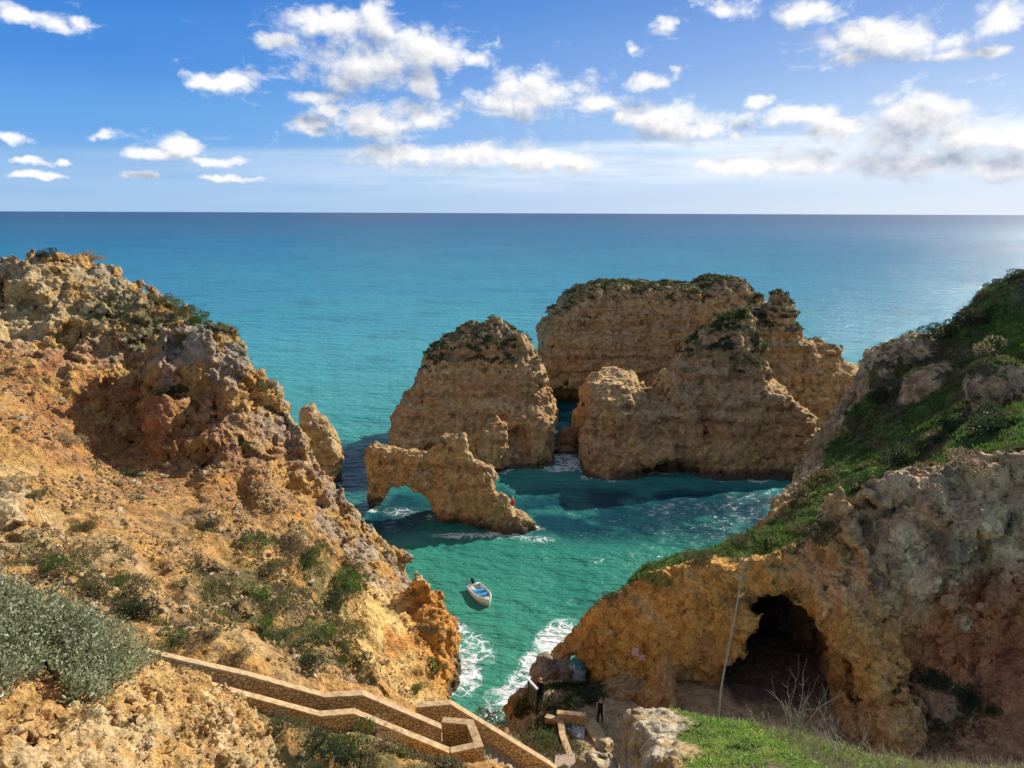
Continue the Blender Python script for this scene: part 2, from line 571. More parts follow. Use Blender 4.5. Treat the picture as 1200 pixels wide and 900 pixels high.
# ------------------------------------------------------------------ rock material
def rock_material(name, bump=0.5, fine=1.0, tint=(1, 1, 1), rough=0.92):
    m = bpy.data.materials.new(name)
    m.use_nodes = True
    t = m.node_tree
    t.nodes.clear()
    g = NT(t)
    at = g.n('ShaderNodeAttribute', attribute_name='albedo')
    geo = g.n('ShaderNodeNewGeometry')
    pos = geo.outputs['Position']
    n_a = g.noise(pos, 1.6 * fine, 7, 0.62)
    n_b = g.noise(pos, 7.0 * fine, 5, 0.6)
    v = g.n('ShaderNodeTexVoronoi')
    v.inputs['Scale'].default_value = 3.4 * fine
    g.l(pos, v.inputs['Vector'])
    k1 = g.mapr(n_a.outputs['Fac'], 0.3, 0.72, 0.52, 1.42, False)
    k2 = g.mapr(n_b.outputs['Fac'], 0.3, 0.7, 0.64, 1.36, False)
    k = g.math('MULTIPLY', k1, k2)
    cc = g.n('ShaderNodeCombineColor')
    for i in range(3):
        g.l(k, cc.inputs[i])
    c = g.mix(1.0, at.outputs['Color'], cc.outputs[0], 'MULTIPLY')
    c = g.mix(1.0, c, tint, 'MULTIPLY')
    hs = g.n('ShaderNodeHueSaturation')
    hs.inputs['Saturation'].default_value = 1.0
    g.l(g.mapr(n_b.outputs['Color'], 0.3, 0.7, 0.485, 0.515, False), hs.inputs['Hue'])
    g.l(c, hs.inputs['Color'])
    p = g.n('ShaderNodeBsdfPrincipled')
    p.inputs['Roughness'].default_value = rough
    p.inputs['Specular IOR Level'].default_value = 0.15
    g.l(hs.outputs[0], p.inputs['Base Color'])
    h = g.math('ADD', g.math('MULTIPLY', n_a.outputs['Fac'], 0.55), g.math('MULTIPLY', n_b.outputs['Fac'], 0.26))
    h = g.math('SUBTRACT', h, g.math('MULTIPLY', v.outputs['Distance'], 0.12))
    b = g.n('ShaderNodeBump')
    b.inputs['Strength'].default_value = bump
    b.inputs['Distance'].default_value = 0.5 / fine
    g.l(h, b.inputs['Height'])
    g.l(b.outputs[0], p.inputs['Normal'])
    o = g.n('ShaderNodeOutputMaterial')
    g.l(p.outputs[0], o.inputs['Surface'])
    return m

M_ROCK = rock_material('limestone', 1.0)
M_FORE = rock_material('near_limestone', 1.0, 3.0)

C = lambda *a: np.array(a, float)
PALE, OCHRE, ORANGE = C(.61, .415, .18), C(.475, .27, .088), C(.53, .23, .055)
RED, DIRT, GREY = C(.37, .155, .06), C(.30, .185, .09), C(.36, .305, .235)
DARK, GREEN, LUSH = C(.10, .085, .065), C(.085, .105, .035), C(.11, .19, .028)
TAN, BROWN = C(.56, .375, .175), C(.40, .245, .11)

def zone(V, px, py, y, r, fall=0.6):
    c = W(px, py, y=y)
    d = np.linalg.norm((V - c) / np.asarray(r, float), axis=1)
    return sstep(-d, -1.0 - fall, -1.0 + fall)

def pts(lst):
    return [W(a, b, y=c) for a, b, c in lst]

# ------------------------------------------------------------------ left headland
LH = pts([(-100, 350, 60), (0, 356, 60), (55, 296, 62), (110, 324, 61), (150, 342, 60.5), (190, 360, 60), (265, 395, 55),
          (50, 400, 53), (0, 450, 46), (100, 450, 50), (150, 420, 55), (-150, 450, 46), (-100, 560, 34),
          (130, 500, 50), (125, 560, 44), (165, 530, 49), (50, 500, 42), (50, 560, 36), (50, 620, 30), (100, 620, 32), (200, 600, 38),
          (200, 700, 29), (300, 600, 42), (300, 700, 32), (350, 650, 40), (400, 650, 44), (400, 740, 35),
          (425, 706, 43), (400, 800, 25.5), (420, 790, 31), (350, 760, 28), (250, 740, 25), (100, 680, 26),
          (300, 450, 53), (350, 530, 52), (400, 622, 50), (428, 694, 46.5),
          (440, 706, 46), (440, 764, 42), (455, 800, 40), (470, 826, 38.5), (500, 720, 50.5), (525, 738, 50),
          (420, 890, 19.3), (330, 862, 18.3), (520, 897, 20.3), (560, 893, 21.3), (600, 893, 22.6),
          ])
LH += [C(-38, 74, 24), C(-26, 70, 13), C(-20, 66, 8), C(-60, 80, 22), C(-14, 60, 5), C(-70, 40, 24), C(-40, 20, 24), C(-20, 14, 21),
       C(-10.7, 19.9, 17.6), C(-8.6, 20.85, 16.5), C(-6.25, 21.75, 14.95), C(-5.0, 22.1, 14.7), C(-2.4, 22.5, 13.05), C(-1.6, 22.7, 12.85),
       C(-9.4, 22.2, 18.0), C(-6.5, 23.6, 15.7), C(-4.6, 23.9, 14.9), C(-3.3, 24.1, 12.6), C(-2, 24.1, 12.5), C(0, 24.1, 11.0), C(1.6, 24.1, 9.9),
       C(-3.5, 25.8, 12.6), C(-2, 26, 11.9), C(0, 26, 10.3), C(1.7, 26, 9.1), C(-8.4, 20.1, 17.1), C(-7.3, 20.45, 16.45), C(-6.1, 20.85, 15.75), C(-5.05, 21.2, 15.55), C(-3.6, 21.3, 14.75), C(-2.05, 21.45, 13.9), C(-.85, 21.9, 13.75), C(-8.2, 19.4, 17.2), C(-5.8, 20.2, 15.9), C(-3.2, 20.6, 15.0), C(-.5, 22.3, 13.2), C(-7, 16, 16.5), C(-2, 18, 15.2), C(3, 20, 12), C(0, 30, 6.5), C(-3, 36, 4), C(3, 33, 5),
       C(-4, 27.5, 11)]
LFOOT = [(-5.1, 52.6), (-7.2, 56), (-9.8, 58.5), (-13, 61.5), (-17, 66), (-21, 72), (-30, 80), (-45, 86), (-75, 88), (-75, 8), (-12, 8),
         (-8, 13), (6, 15), (6, 24), (4, 30), (1.5, 34), (-1.5, 38), (-3.2, 41), (-4.0, 44), (-3.9, 48)]
OUTCROP = [((238, 450, 54), (3.6, 3.4, 4.2)), ((214, 492, 52), (2.2, 3, 5.2)), ((216, 548, 49.5), (2.0, 2.6, 4.2)), ((268, 502, 53), (2.6, 3, 4.0)), ((262, 545, 49.5), (3.2, 3, 3.4)),
           ((312, 572, 50.5), (2.6, 3, 3.4)), ((338, 602, 49.5), (2.4, 2.6, 2.8)), ((300, 612, 47), (2.2, 2.4, 2.2)), ((362, 650, 48.5), (1.8, 2.0, 1.8)),
           
           ((58, 340, 61), (3.4, 4, 2.6)), ((130, 390, 60), (5, 4, 2.2)), ((-10, 430, 57), (6, 4, 2.4)),
           ((503, 750, 48.6), (1.75, 2.3, 3.3)), ((478, 738, 48.5), (1.4, 2.0, 3.2)), ((508, 806, 45.4), (1.2, 1.4, 2.3)), ((484, 812, 44.3), (1.4, 1.5, 2.4)),
           ((4, 598, 31), (1.2, 1.1, 1.3))]
def left_rockiness(P):
    r = np.full(len(P), 0.22, np.float32)
    r += 0.8 * sstep(P[:, 1] + 0.12 * P[:, 0], 41, 50)
    for (px, py, y), rr in OUTCROP:
        r = np.maximum(r, zone(P, px, py, y, np.array(rr) * 1.15, 0.5))
    return np.clip(r, 0, 1)
def f0_left(xs, ys, zs):
    X, Y = np.meshgrid(xs, ys, indexing='ij')
    H = rbf_height(LH, X, Y, .1)
    gx, gy = np.gradient(H, xs[1] - xs[0])
    k = 1 / np.sqrt(1 + gx * gx + gy * gy)
    d2 = poly_sdf(X, Y, LFOOT)
    Z = zs[None, None, :]
    f = (Z - H[:, :, None]) * k[:, :, None]
    f = smax(f, d2[:, :, None] + 0.28 * (Z - 1.0), 1.2)
    for (px, py, y), rr in OUTCROP:
        c = W(px, py, y=y)
        a0 = [np.searchsorted(s, c[i] - rr[i] - 3) for i, s in enumerate((xs, ys, zs))]
        a1 = [np.searchsorted(s, c[i] + rr[i] + 3) for i, s in enumerate((xs, ys, zs))]
        sl = tuple(slice(p, q) for p, q in zip(a0, a1))
        e = ell(xs[sl[0]][:, None, None], ys[sl[1]][None, :, None], zs[sl[2]][None, None, :], c, rr)
        f[sl] = smin(f[sl], e, 0.7)
    return f
PATH = [(-10.8, 19.9), (-6.2, 21.6), (-5.0, 22.0), (-2.0, 22.6), (-2.6, 23.9), (1.8, 24.3)]
def calm(P):
    """levelled ground along the stairs"""
    d = np.full(len(P), 9.0, np.float32)
    for (ax, ay), (bx, by) in zip(PATH[:-1], PATH[1:]):
        ex, ey = bx - ax, by - ay
        t = np.clip(((P[:, 0] - ax) * ex + (P[:, 1] - ay) * ey) / (ex * ex + ey * ey), 0, 1)
        d = np.minimum(d, np.hypot(P[:, 0] - ax - ex * t, P[:, 1] - ay - ey * t))
    return .06 + .94 * sstep(d, .9, 3.0)
def smooth_bluff(P):
    return 1 - .55 * np.maximum(zone(P, 455, 755, 43, (3.2, 6.5, 5.5)), zone(P, 502, 748, 48.5, (3, 3.5, 4.5)))
def flow(P):
    c = 0.8 * P[:, 0] + 0.6 * P[:, 1]
    l = 0.6 * P[:, 0] - 0.8 * P[:, 1]
    return np.stack([c / 3.3 + .12 * np.sin(l * .5), l / 15.0, P[:, 2] / 15.0], 1)
def st_left_a(P):
    r = left_rockiness(P)
    g = np.clip(1 - 3.4 * np.abs(perlin(flow(P), 5)), -.6, 1)
    return calm(P) * smooth_bluff(P) * (r * (0.9 * (ridged(P, 6.5, 3, 1) - .42) + 0.8 * fbm(P, 3.0, 2, 31)) + (1 - r) * (-1.0 * (g - .1) * sstep(P[:, 1], 25, 32) * sstep(P[:, 0], -26, -18) + 0.40 * fbm(P, 5, 3, 7)))
def st_left_b(P):
    r = left_rockiness(P)
    W3 = P + 0.35 * np.stack([fbm(P, 2, 2, 40 + i) for i in range(3)], 1)
    tl, lf, cr_ = facets(W3, 2.4, 3, (1, 1, 0.8))
    t2, l2, c2 = facets(W3, 1.05, 4, (1, 1, 0.8))
    blocks = 1.0 * tl + .5 * lf - .45 * (1 - sstep(cr_, 0, .16)) + .42 * t2 + .2 * l2 - .16 * (1 - sstep(c2, 0, .15))
    return calm(P) * smooth_bluff(P) * (r * (0.8 * blocks + 0.2 * (ridged(P, 1.7, 2, 11) - .4)) + (1 - r) * (0.12 * fbm(P, 1.2, 2, 13) + .10 * t2))
def fine_left(P, N):
    r = left_rockiness(P)
    f1, f2, cid = worley(P, 0.5, 8)
    tl, lf, cr_ = facets(P + .08 * np.stack([fbm(P, .4, 2, 70 + i) for i in range(3)], 1), .5, 71)
    return r * (0.12 * fbm(P, 0.5, 4, 21, 0.7) + 0.20 * tl + .08 * lf - .07 * (1 - sstep(cr_, 0, .2))) + (1 - r) * (0.16 * (0.42 - f1) * (cid > 0.55) + 0.09 * fbm(P, 0.5, 3, 22, .6))
def alb_left(V, N):
    n1 = fbm(V, 7, 4, 51); n2 = fbm(V, 2.5, 4, 57); n3 = fbm(V, 1.0, 3, 61)
    r = left_rockiness(V)
    c = np.tile(OCHRE, (len(V), 1))
    c = lerp(c, DIRT, sstep(n2, -0.05, 0.5) * 0.6)
    c = lerp(c, ORANGE, sstep(n1 + 0.4 * n2, 0.05, 0.5) * 0.8)
    c = lerp(c, PALE, sstep(n2 - n1 * 0.5, 0.1, 0.5) * 0.65)
    steep = sstep(-N[:, 2], -0.55, -0.1)
    # rock: pale grey crust on upward faces, ochre below
    rock = lerp(np.tile(OCHRE * 1.05, (len(V), 1)), GREY, sstep(n2 + 0.5 * N[:, 2], -0.05, 0.5) * 0.8)
    rock = lerp(rock, PALE, sstep(n3 + n1, 0.05, 0.5) * 0.6)
    rock = lerp(rock, RED, sstep(n1 - 0.4 * n2, 0.12, 0.45) * 0.6)
    c = lerp(c, rock, sstep(r + 0.25 * n2, 0.4, 0.8))
    def put(col, px, py, y, rad, amt, nz=n2):
        nonlocal c
        c = lerp(c, col, np.clip(zone(V, px, py, y, rad) * sstep(nz, -0.35, 0.25), 0, 1) * amt)
    put(C(.60, .44, .20), 60, 365, 57, (5, 5, 4), .85)
    put(RED, 90, 460, 50, (9, 4, 2.5), .75)
    put(RED, 40, 420, 50, (4, 4, 2), .7)
    put(ORANGE, 150, 490, 48, (6, 5, 4), .8)
    put(C(.33, .16, .075), 130, 530, 45, (7, 6, 5), .8)
    put(GREY, 240, 400, 54, (5, 5, 3), .8)
    put(RED, 300, 560, 49, (5, 4, 3.5), .6)
    put(C(.27, .165, .085), 230, 650, 34, (5, 9, 4), .85)
    put(C(.29, .18, .09), 330, 740, 29, (4, 6, 3), .7)
    put(C(.50, .36, .17), 120, 640, 31, (6, 5, 3), .6)
    put(C(.70, .49, .19), 455, 755, 43, (3.0, 6.5, 5.5), .95, n2 + .25)
    put(C(.62, .28, .055), 505, 735, 49, (2.6, 3.4, 3.6), .9, n1 + .3)
    put(C(.58, .26, .05), 505, 800, 45, (2.6, 2.4, 2.4), .9, n1 + .3)
    # scrubby soil and herbs
    herb = np.maximum.reduce([zone(V, 330, 700, 33, (5, 7, 4)), zone(V, 385, 715, 37, (3, 6, 4)), zone(V, 380, 660, 42, (4, 4, 3)) * .8,
                              zone(V, 240, 375, 58, (9, 5, 3)), zone(V, 420, 870, 19.5, (6, 2, 2)), zone(V, 100, 650, 28, (3, 3, 2)) * .8])
    c = lerp(c, C(.12, .115, .045), sstep(herb * 0.9 + n3 * 0.8 + n2 * .5, 0.45, 0.95) * 0.8)
    wet = sstep(-V[:, 2] + 0.5 * n2, -1.0, -0.2)
    c = lerp(c, DARK, wet * .9)
    return c
left = build_land('headland', (-58, 9, -1.6), (8, 86, 33.5), 0.21, f0_left, [(3.0, st_left_a), (1.3, st_left_b)], fine_left, alb_left, M_ROCK)
tag(left, 'ochre headland with eroded dirt slope and rocky ridge above the stairs', 'cliff', kind='structure')

# ------------------------------------------------------------------ right headland
RH = pts([(672, 757, 45), (690, 715, 45), (702, 703, 45), (740, 688, 44.5), (760, 672, 44.3), (800, 655, 45), (850, 640, 45.5), (870, 620, 48), (915, 592, 58),
          (960, 545, 66), (1000, 500, 72), (1025, 432, 76), (1060, 405, 77), (1100, 390, 76), (1140, 358, 74), (1200, 322, 72), (1300, 290, 72), (1000, 560, 58), (1000, 600, 50),
          (950, 640, 44), (900, 658, 43), (1100, 480, 62), (1200, 440, 58), (1100, 540, 48), (1200, 500, 46), (985, 588, 42),
          (1050, 560, 40.5), (1120, 540, 40.5), (1200, 530, 40), (1400, 500, 40), (1400, 400, 60), (1040, 470, 70), (1160, 400, 68)])
RH += [C(33, 84, 5), C(42, 88, 10), C(50, 90, 14), C(20, 56, 6), C(12, 50, 5.5), C(6, 47.5, 5), C(70, 80, 26), C(70, 40, 24), C(27, 70, 7.5)]
RFOOT = [(3.1, 45.8), (4.6, 44.4), (6.5, 43), (8.6, 41.6), (12.6, 39.4), (15, 38.6), (19, 37.6), (21, 36.0), (23.5, 35.0), (30, 34), (62, 30), (62, 92),
         (50, 94), (42, 89), (34.5, 81), (29.5, 74), (25.5, 66), (21.5, 61), (17, 57), (10, 52), (5.5, 48.8), (3.4, 47.2)]
RCARVE = [((16.7, 40.0, 5.2), (2.75, 12.0, 4.3), 0.0), ((11.2, 39.8, 3.2), (1.5, 2.0, 1.7), 0.0),
          ((4.55, 46.0, 0.9), (0.95, 7.0, 2.1), 0.0), ((29.5, 33.0, 8.2), (6.2, 5.2, 5.6), 0.2), ((13.2, 36.9, 6.2), (6.2, 3.6, 3.9), -0.12), ((14.6, 40.0, 3.6), (1.7, 6.0, 2.6), 0.0)]
RADD = [((985, 662, 41.0), (2.0, 2.2, 4.2)), ((1060, 640, 39.5), (3.6, 2.4, 3.0)), ((982, 640, 40.2), (1.5, 1.9, 3.4)), ((1000, 722, 38.4), (1.4, 1.7, 3.0)), ((1022, 792, 36.7), (1.4, 1.7, 2.6)), ((1046, 852, 35.2), (1.5, 1.8, 2.4)), ((1150, 605, 39.5), (4.5, 2.6, 2.2)), ((1085, 690, 38), (3.0, 1.8, 3.2)), ((1000, 512, 72), (2.2, 2.6, 2.4)), ((985, 562, 64), (1.6, 1.7, 1.9)),
        ((1080, 430, 74), (4.6, 3.0, 3.3)), ((1090, 456, 68), (2.6, 1.6, 2.5)), ((1055, 428, 76), (3.4, 2.4, 2.6)), ((1175, 456, 57), (2.8, 2.2, 2.2)), ((1028, 446, 75), (2.0, 2.2, 2.6))]
def f0_right(xs, ys, zs):
    X, Y = np.meshgrid(xs, ys, indexing='ij')
    H = rbf_height(RH, X, Y)
    gx, gy = np.gradient(H, xs[1] - xs[0])
    k = 1 / np.sqrt(1 + gx * gx + gy * gy)
    d2 = poly_sdf(X, Y, RFOOT)
    Z = zs[None, None, :]
    f = (Z - H[:, :, None]) * k[:, :, None]
    f = smax(f, d2[:, :, None] + 0.30 * (Z - 3.5), 0.9)
    x3, y3 = xs[:, None, None], ys[None, :, None]
    for (px, py, y), rr in RADD:
        f = smin(f, ell(x3, y3, Z, W(px, py, y=y), rr), 0.8)
    for c, rr, ro in RCARVE:
        f = smax(f, -ell(x3, y3, Z, c, rr, ro), 0.6)
    return f
def right_rock(P, nz):
    """1 on the crags and the cliff face, 0 on the grassy slope"""
    top = rbf_height(RH, P[:, 0], P[:, 1])
    d = poly_sdf(P[:, 0], P[:, 1], RFOOT) + 0.3 * (P[:, 2] - 3.5)
    r = sstep(d, -2.6, -0.6)
    for (px, py, y), rr in RADD:
        r = np.maximum(r, zone(P, px, py, y, np.array(rr) * 1.05, 0.35))
    r = np.maximum(r, sstep(top - P[:, 2], 1.0, 2.2))
    return r
def quiet(P):
    """smooth walls round the mouths of the caves"""
    q = np.ones(len(P), np.float32)
    for c, rr, ro in RCARVE[1:3]:
        q = np.minimum(q, sstep(ell(P[:, 0], P[:, 1], P[:, 2], c, rr, ro), .2, 2.2))
    low = .55 + .45 * sstep(P[:, 0], 17, 20)
    return (.5 + .5 * q) * low
def st_right_a(P):
    r = right_rock(P, 0)
    return quiet(P) * r * (0.65 * (ridged(P, 5.5, 3, 101) - .42) + 0.5 * fbm(P, 2.6, 2, 131, st=(1, 1, .5))) + (1 - r) * (0.8 * fbm(P, 6, 3, 107))
def st_right_b(P):
    r = right_rock(P, 0)
    W3 = P + 0.4 * np.stack([fbm(P, 2, 2, 140 + i) for i in range(3)], 1)
    tl, lf, cr_ = facets(W3, 2.3, 103, (1, 1, 0.65))
    t2, l2, c2 = facets(W3, .95, 104, (1, 1, 0.65))
    return quiet(P) * r * (.55 * tl + .22 * lf - .28 * (1 - sstep(cr_, 0, .16)) + .32 * t2 + .15 * l2 - .12 * (1 - sstep(c2, 0, .15)) + 0.2 * (ridged(P, 1.5, 2, 111) - .4)) + (1 - r) * 0.25 * fbm(P, 1.6, 3, 113)
def fine_right(P, N):
    r = right_rock(P, 0)
    tl, lf, cr_ = facets(P + .08 * np.stack([fbm(P, .4, 2, 170 + i) for i in range(3)], 1), .5, 171, (1, 1, .8))
    return r * (0.10 * fbm(P, 0.5, 3, 121, 0.65) + 0.16 * tl + .07 * lf - .06 * (1 - sstep(cr_, 0, .2))) + (1 - r) * 0.10 * fbm(P, 0.6, 3, 122, .6)
def right_green(V, N):
    r = right_rock(V, 0)
    n2 = fbm(V, 3, 4, 157)
    g = (1 - r) * 1.1 + sstep(N[:, 2], 0.45, 0.8) * 0.5 + 0.6 * n2 + .3 * fbm(V, 1.1, 2, 159) - .1
    return sstep(g + .25 * fbm(V, 5, 2, 163), 0.52, 0.85) * sstep(V[:, 2], 3.0, 6.5)
def alb_right(V, N):
    n1 = fbm(V, 7, 4, 151); n2 = fbm(V, 2.5, 4, 157); n3 = fbm(V, 1.0, 3, 161)
    top = rbf_height(RH, V[:, 0], V[:, 1])
    hgt = sstep(V[:, 2] + 1.5 * n1, 7.5, 12.5)
    low = lerp(np.tile(C(.70, .385, .105), (len(V), 1)), C(.74, .49, .20), sstep(n2, 0.0, 0.4) * .7)
    low = lerp(low, C(.46, .22, .07), sstep(n1, 0.05, 0.4) * .7)
    up = lerp(np.tile(C(.60, .40, .22), (len(V), 1)), C(.70, .50, .295), sstep(n2, 0.0, 0.4))
    up = lerp(up, C(.45, .27, .11), sstep(n1, 0.1, 0.4) * .7)
    up = lerp(up, C(.17, .14, .11), sstep(n3 - n2, 0.15, 0.5) * .6)
    edge = sstep(V[:, 0] + n1 * 2, 15.5, 19.0)
    c = lerp(low, up, np.clip(hgt * edge + sstep(V[:, 1], 55, 62), 0, 1))
    sc = np.clip(zone(V, 1170, 760, 38, (7, 6, 5), .35), 0, 1)
    c = lerp(c, C(.52, .20, .085), sc * .9)
    c = lerp(c, C(.45, .30, .17), zone(V, 1130, 860, 35.5, (8, 4, 2.4)) * .8)
    g = right_green(V, N)
    lush = lerp(np.tile(C(.15, .125, .06), (len(V), 1)), LUSH, sstep(n1 * 1.2 + n2 * .6, -0.2, 0.35))
    lush = lerp(lush, C(.11, .085, .045), sstep(n3 - n1, 0.25, 0.6) * .7)
    c = lerp(c, lush, g * .95)
    # deep shade of the cave painted into the rock colour
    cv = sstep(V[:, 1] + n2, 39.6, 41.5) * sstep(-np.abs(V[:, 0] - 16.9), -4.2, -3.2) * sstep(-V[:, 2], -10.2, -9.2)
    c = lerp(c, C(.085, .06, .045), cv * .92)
    wet = sstep(-V[:, 2] + 0.5 * n2, -1.1, -0.3)
    return lerp(c, DARK, wet * .85)
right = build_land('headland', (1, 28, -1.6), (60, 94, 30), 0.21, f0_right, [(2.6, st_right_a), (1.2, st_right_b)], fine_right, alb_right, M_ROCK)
tag(right, 'green topped headland with orange cliff and dark cave mouth', 'cliff', kind='structure')

# ------------------------------------------------------------------ cove floor between the headlands
CF = [C(2, 38.3, 3.6), C(5, 37, 3.6), C(1, 40.3, 3.0), C(0.2, 41.6, 0.5), C(-1.2, 42.5, -1.0), C(3.4, 42.2, 2.2), C(4.5, 43.8, -0.6), C(4.5, 47, -1.8), C(6.5, 41.5, 3.4),
      C(8.5, 39, 3.7), C(12, 38, 3.8), C(17, 40, 3.8), C(17.5, 46, 3.9), C(20, 36, 3.8), C(25, 35.5, 5.2), C(29, 37, 8.0), C(32, 33, 6.0), C(26, 31, 4.2), C(45, 32, 8),
      C(1.5, 25, 9.6), C(2, 29, 7.0), C(2.4, 33, 4.9), C(0.6, 34.5, 4.4), C(-1.4, 38, 0.2), C(-2, 40.5, -1.2), C(8, 28, 4.5), C(15, 30, 3.9), C(6, 33, 3.8), C(2.5, 44.2, 0.2), C(3.0, 46, -0.8), C(1, 45, -1.5)]
CFOOT = [(0.4, 40.6), (-.4, 37.5), (-1.2, 34), (-2, 24), (3, 22), (12, 24), (50, 24), (50, 42), (26, 42), (20, 52), (14, 52), (9, 47), (5.5, 47), (4, 46.2), (2.2, 45.2), (1.2, 43.2)]
def f0_cove(xs, ys, zs):
    X, Y = np.meshgrid(xs, ys, indexing='ij')
    H = rbf_height(CF, X, Y, 0.1)
    d2 = poly_sdf(X, Y, CFOOT)
    return smax((zs[None, None, :] - H[:, :, None]) * 0.9, d2[:, :, None], 0.8)
def cove_rock(P):
    return np.maximum(sstep(-P[:, 2], -3.2, -2.2), zone(P, 1130, 850, 35, (6, 4, 4)) * .2)
def st_cove(P):
    r = cove_rock(P)
    return r * (0.5 * ridged(P, 2.4, 3, 201)) + 0.10 * fbm(P, 2.5, 3, 203)
def fine_cove(P, N):
    return 0.05 * fbm(P, 0.6, 3, 205) + cove_rock(P) * 0.12 * fbm(P, .6, 2, 207)
def alb_cove(V, N):
    n2 = fbm(V, 2.5, 4, 257); n3 = fbm(V, .8, 3, 259)
    c = lerp(np.tile(C(.46, .32, .18), (len(V), 1)), C(.50, .33, .17), sstep(n2, -.2, .4))
    c = lerp(c, C(.27, .18, .10), cove_rock(V) * .8)
    c = lerp(c, C(.50, .20, .09), zone(V, 1170, 770, 37, (7, 6, 5)) * .8)
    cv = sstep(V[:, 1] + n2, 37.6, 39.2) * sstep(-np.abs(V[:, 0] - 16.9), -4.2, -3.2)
    c = lerp(c, C(.10, .07, .05), cv * .9)  # cave shade painted into the floor colour
    herb = np.maximum.reduce([zone(V, 640, 850, 35.5, (2.2, 4, 2)), zone(V, 675, 825, 40, (2.4, 1.4, 1.2)), zone(V, 1080, 830, 35, (3, 2, 2)) * .6, zone(V, 620, 820, 39.8, (1.3, 1.2, 1.5))])
    c = lerp(c, C(.10, .11, .04), sstep(herb + n3 * .6, 0.4, 0.9) * .85)
    return lerp(c, DARK, sstep(-V[:, 2] + 0.3 * n2, -0.9, -0.1) * .8)
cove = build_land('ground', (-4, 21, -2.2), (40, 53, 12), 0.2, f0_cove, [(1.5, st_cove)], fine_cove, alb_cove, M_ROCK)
tag(cove, 'sandy cove floor between the two headlands', 'ground', kind='structure')

# ------------------------------------------------------------------ sea stacks
def stack(name, outline, yp, yc, T0, slope, k, seed, albedo, carve=(), add=(), vox=0.28, amp=1.0, strata=0.35, ztop=20.0):
    """outline: pixels, on a plane at distance yp (or (px, py, y)); the rock is that profile with a thickness that grows downwards"""
    wp = [W(p[0], p[1], y=(p[2] if len(p) > 2 else yp)) for p in outline]
    poly = [(q[0], q[2]) for q in wp]
    ycf = yc if callable(yc) else (lambda x: np.full_like(x, yc))
    xs_ = [q[0] for q in poly]; zs_ = [q[1] for q in poly]
    Tm = T0 + slope * ztop
    yy = ycf(np.array([min(xs_), max(xs_)], np.float32))
    lo = (min(xs_) - 2.2, yy.min() - Tm - 2.5, -2.2)
    hi = (max(xs_) + 2.2, yy.max() + Tm + 2.5, max(zs_) + 2.5)
    def f0(xs, ys, zs):
        X, Zg = np.meshgrid(xs, zs, indexing='ij')
        d2 = poly_sdf(X, Zg, poly)[:, None, :]
        T = (T0 + slope * np.clip(ztop - zs, 0, None))[None, None, :]
        x3, y3, Z = xs[:, None, None], ys[None, :, None], zs[None, None, :]
        f = smax(np.broadcast_to(d2, (len(xs), len(ys), len(zs))), (np.abs(y3 - ycf(xs)[:, None, None]) - T) * 0.93, k)
        for c, r in add:
            f = smin(f, ell(x3, y3, Z, c, r), 0.8)
        for c, r in carve:
            f = smax(f, -ell(x3, y3, Z, c, r), 0.7)
        return f
    def sa(P):
        zl = P[:, 2] + 0.5 * fbm(P, 8, 2, seed + 9)
        st = perlin(np.stack([zl * 0.55, zl * 0 + seed, zl * 0 + 0.5], 1), seed + 3) + 0.6 * perlin(np.stack([zl * 1.5, zl * 0 + seed, zl * 0 + 0.5], 1), seed + 4)
        st = np.tanh(st * 2.2) * .6
        zw = P[:, 2] + .25 * fbm(P, 4, 2, seed + 8)
        brk = sstep(fbm(P, 6, 2, seed + 12, st=(1, 1, .3)), -.15, .25)
        for z0 in NOTCH.get(seed, ()):
            st = st - (1.5 / max(strata, .2) * .27) * np.exp(-((zw - z0) / .28) ** 2) * brk
        return amp * (0.6 * (ridged(P, 6.5, 3, seed, st=(1, 1, .8)) - .42) + 0.55 * fbm(P, 3, 2, seed + 31, st=(1, 1, .45))) + strata * st
    def sb(P):
        W3 = P + 0.4 * np.stack([fbm(P, 2, 2, seed + 40 + i) for i in range(3)], 1)
        tl, lf, cr_ = facets(W3, 2.6, seed + 3, (1, 1, .8))
        t2, l2, c2 = facets(W3, 1.1, seed + 5, (1, 1, .9))
        return amp * (.46 * tl + .2 * lf - .25 * (1 - sstep(cr_, 0, .15)) + .34 * t2 + .12 * l2 + 0.2 * (ridged(P, 1.5, 2, seed + 11) - .35))
    def fine(P, N):
        tl, lf, cr_ = facets(P, .62, seed + 22)
        return 0.10 * fbm(P, 0.7, 3, seed + 21, 0.65) + .16 * tl + .06 * lf
    return build_land(name, lo, hi, vox, f0, [(2.4, sa), (1.1, sb)], fine, albedo, M_ROCK)

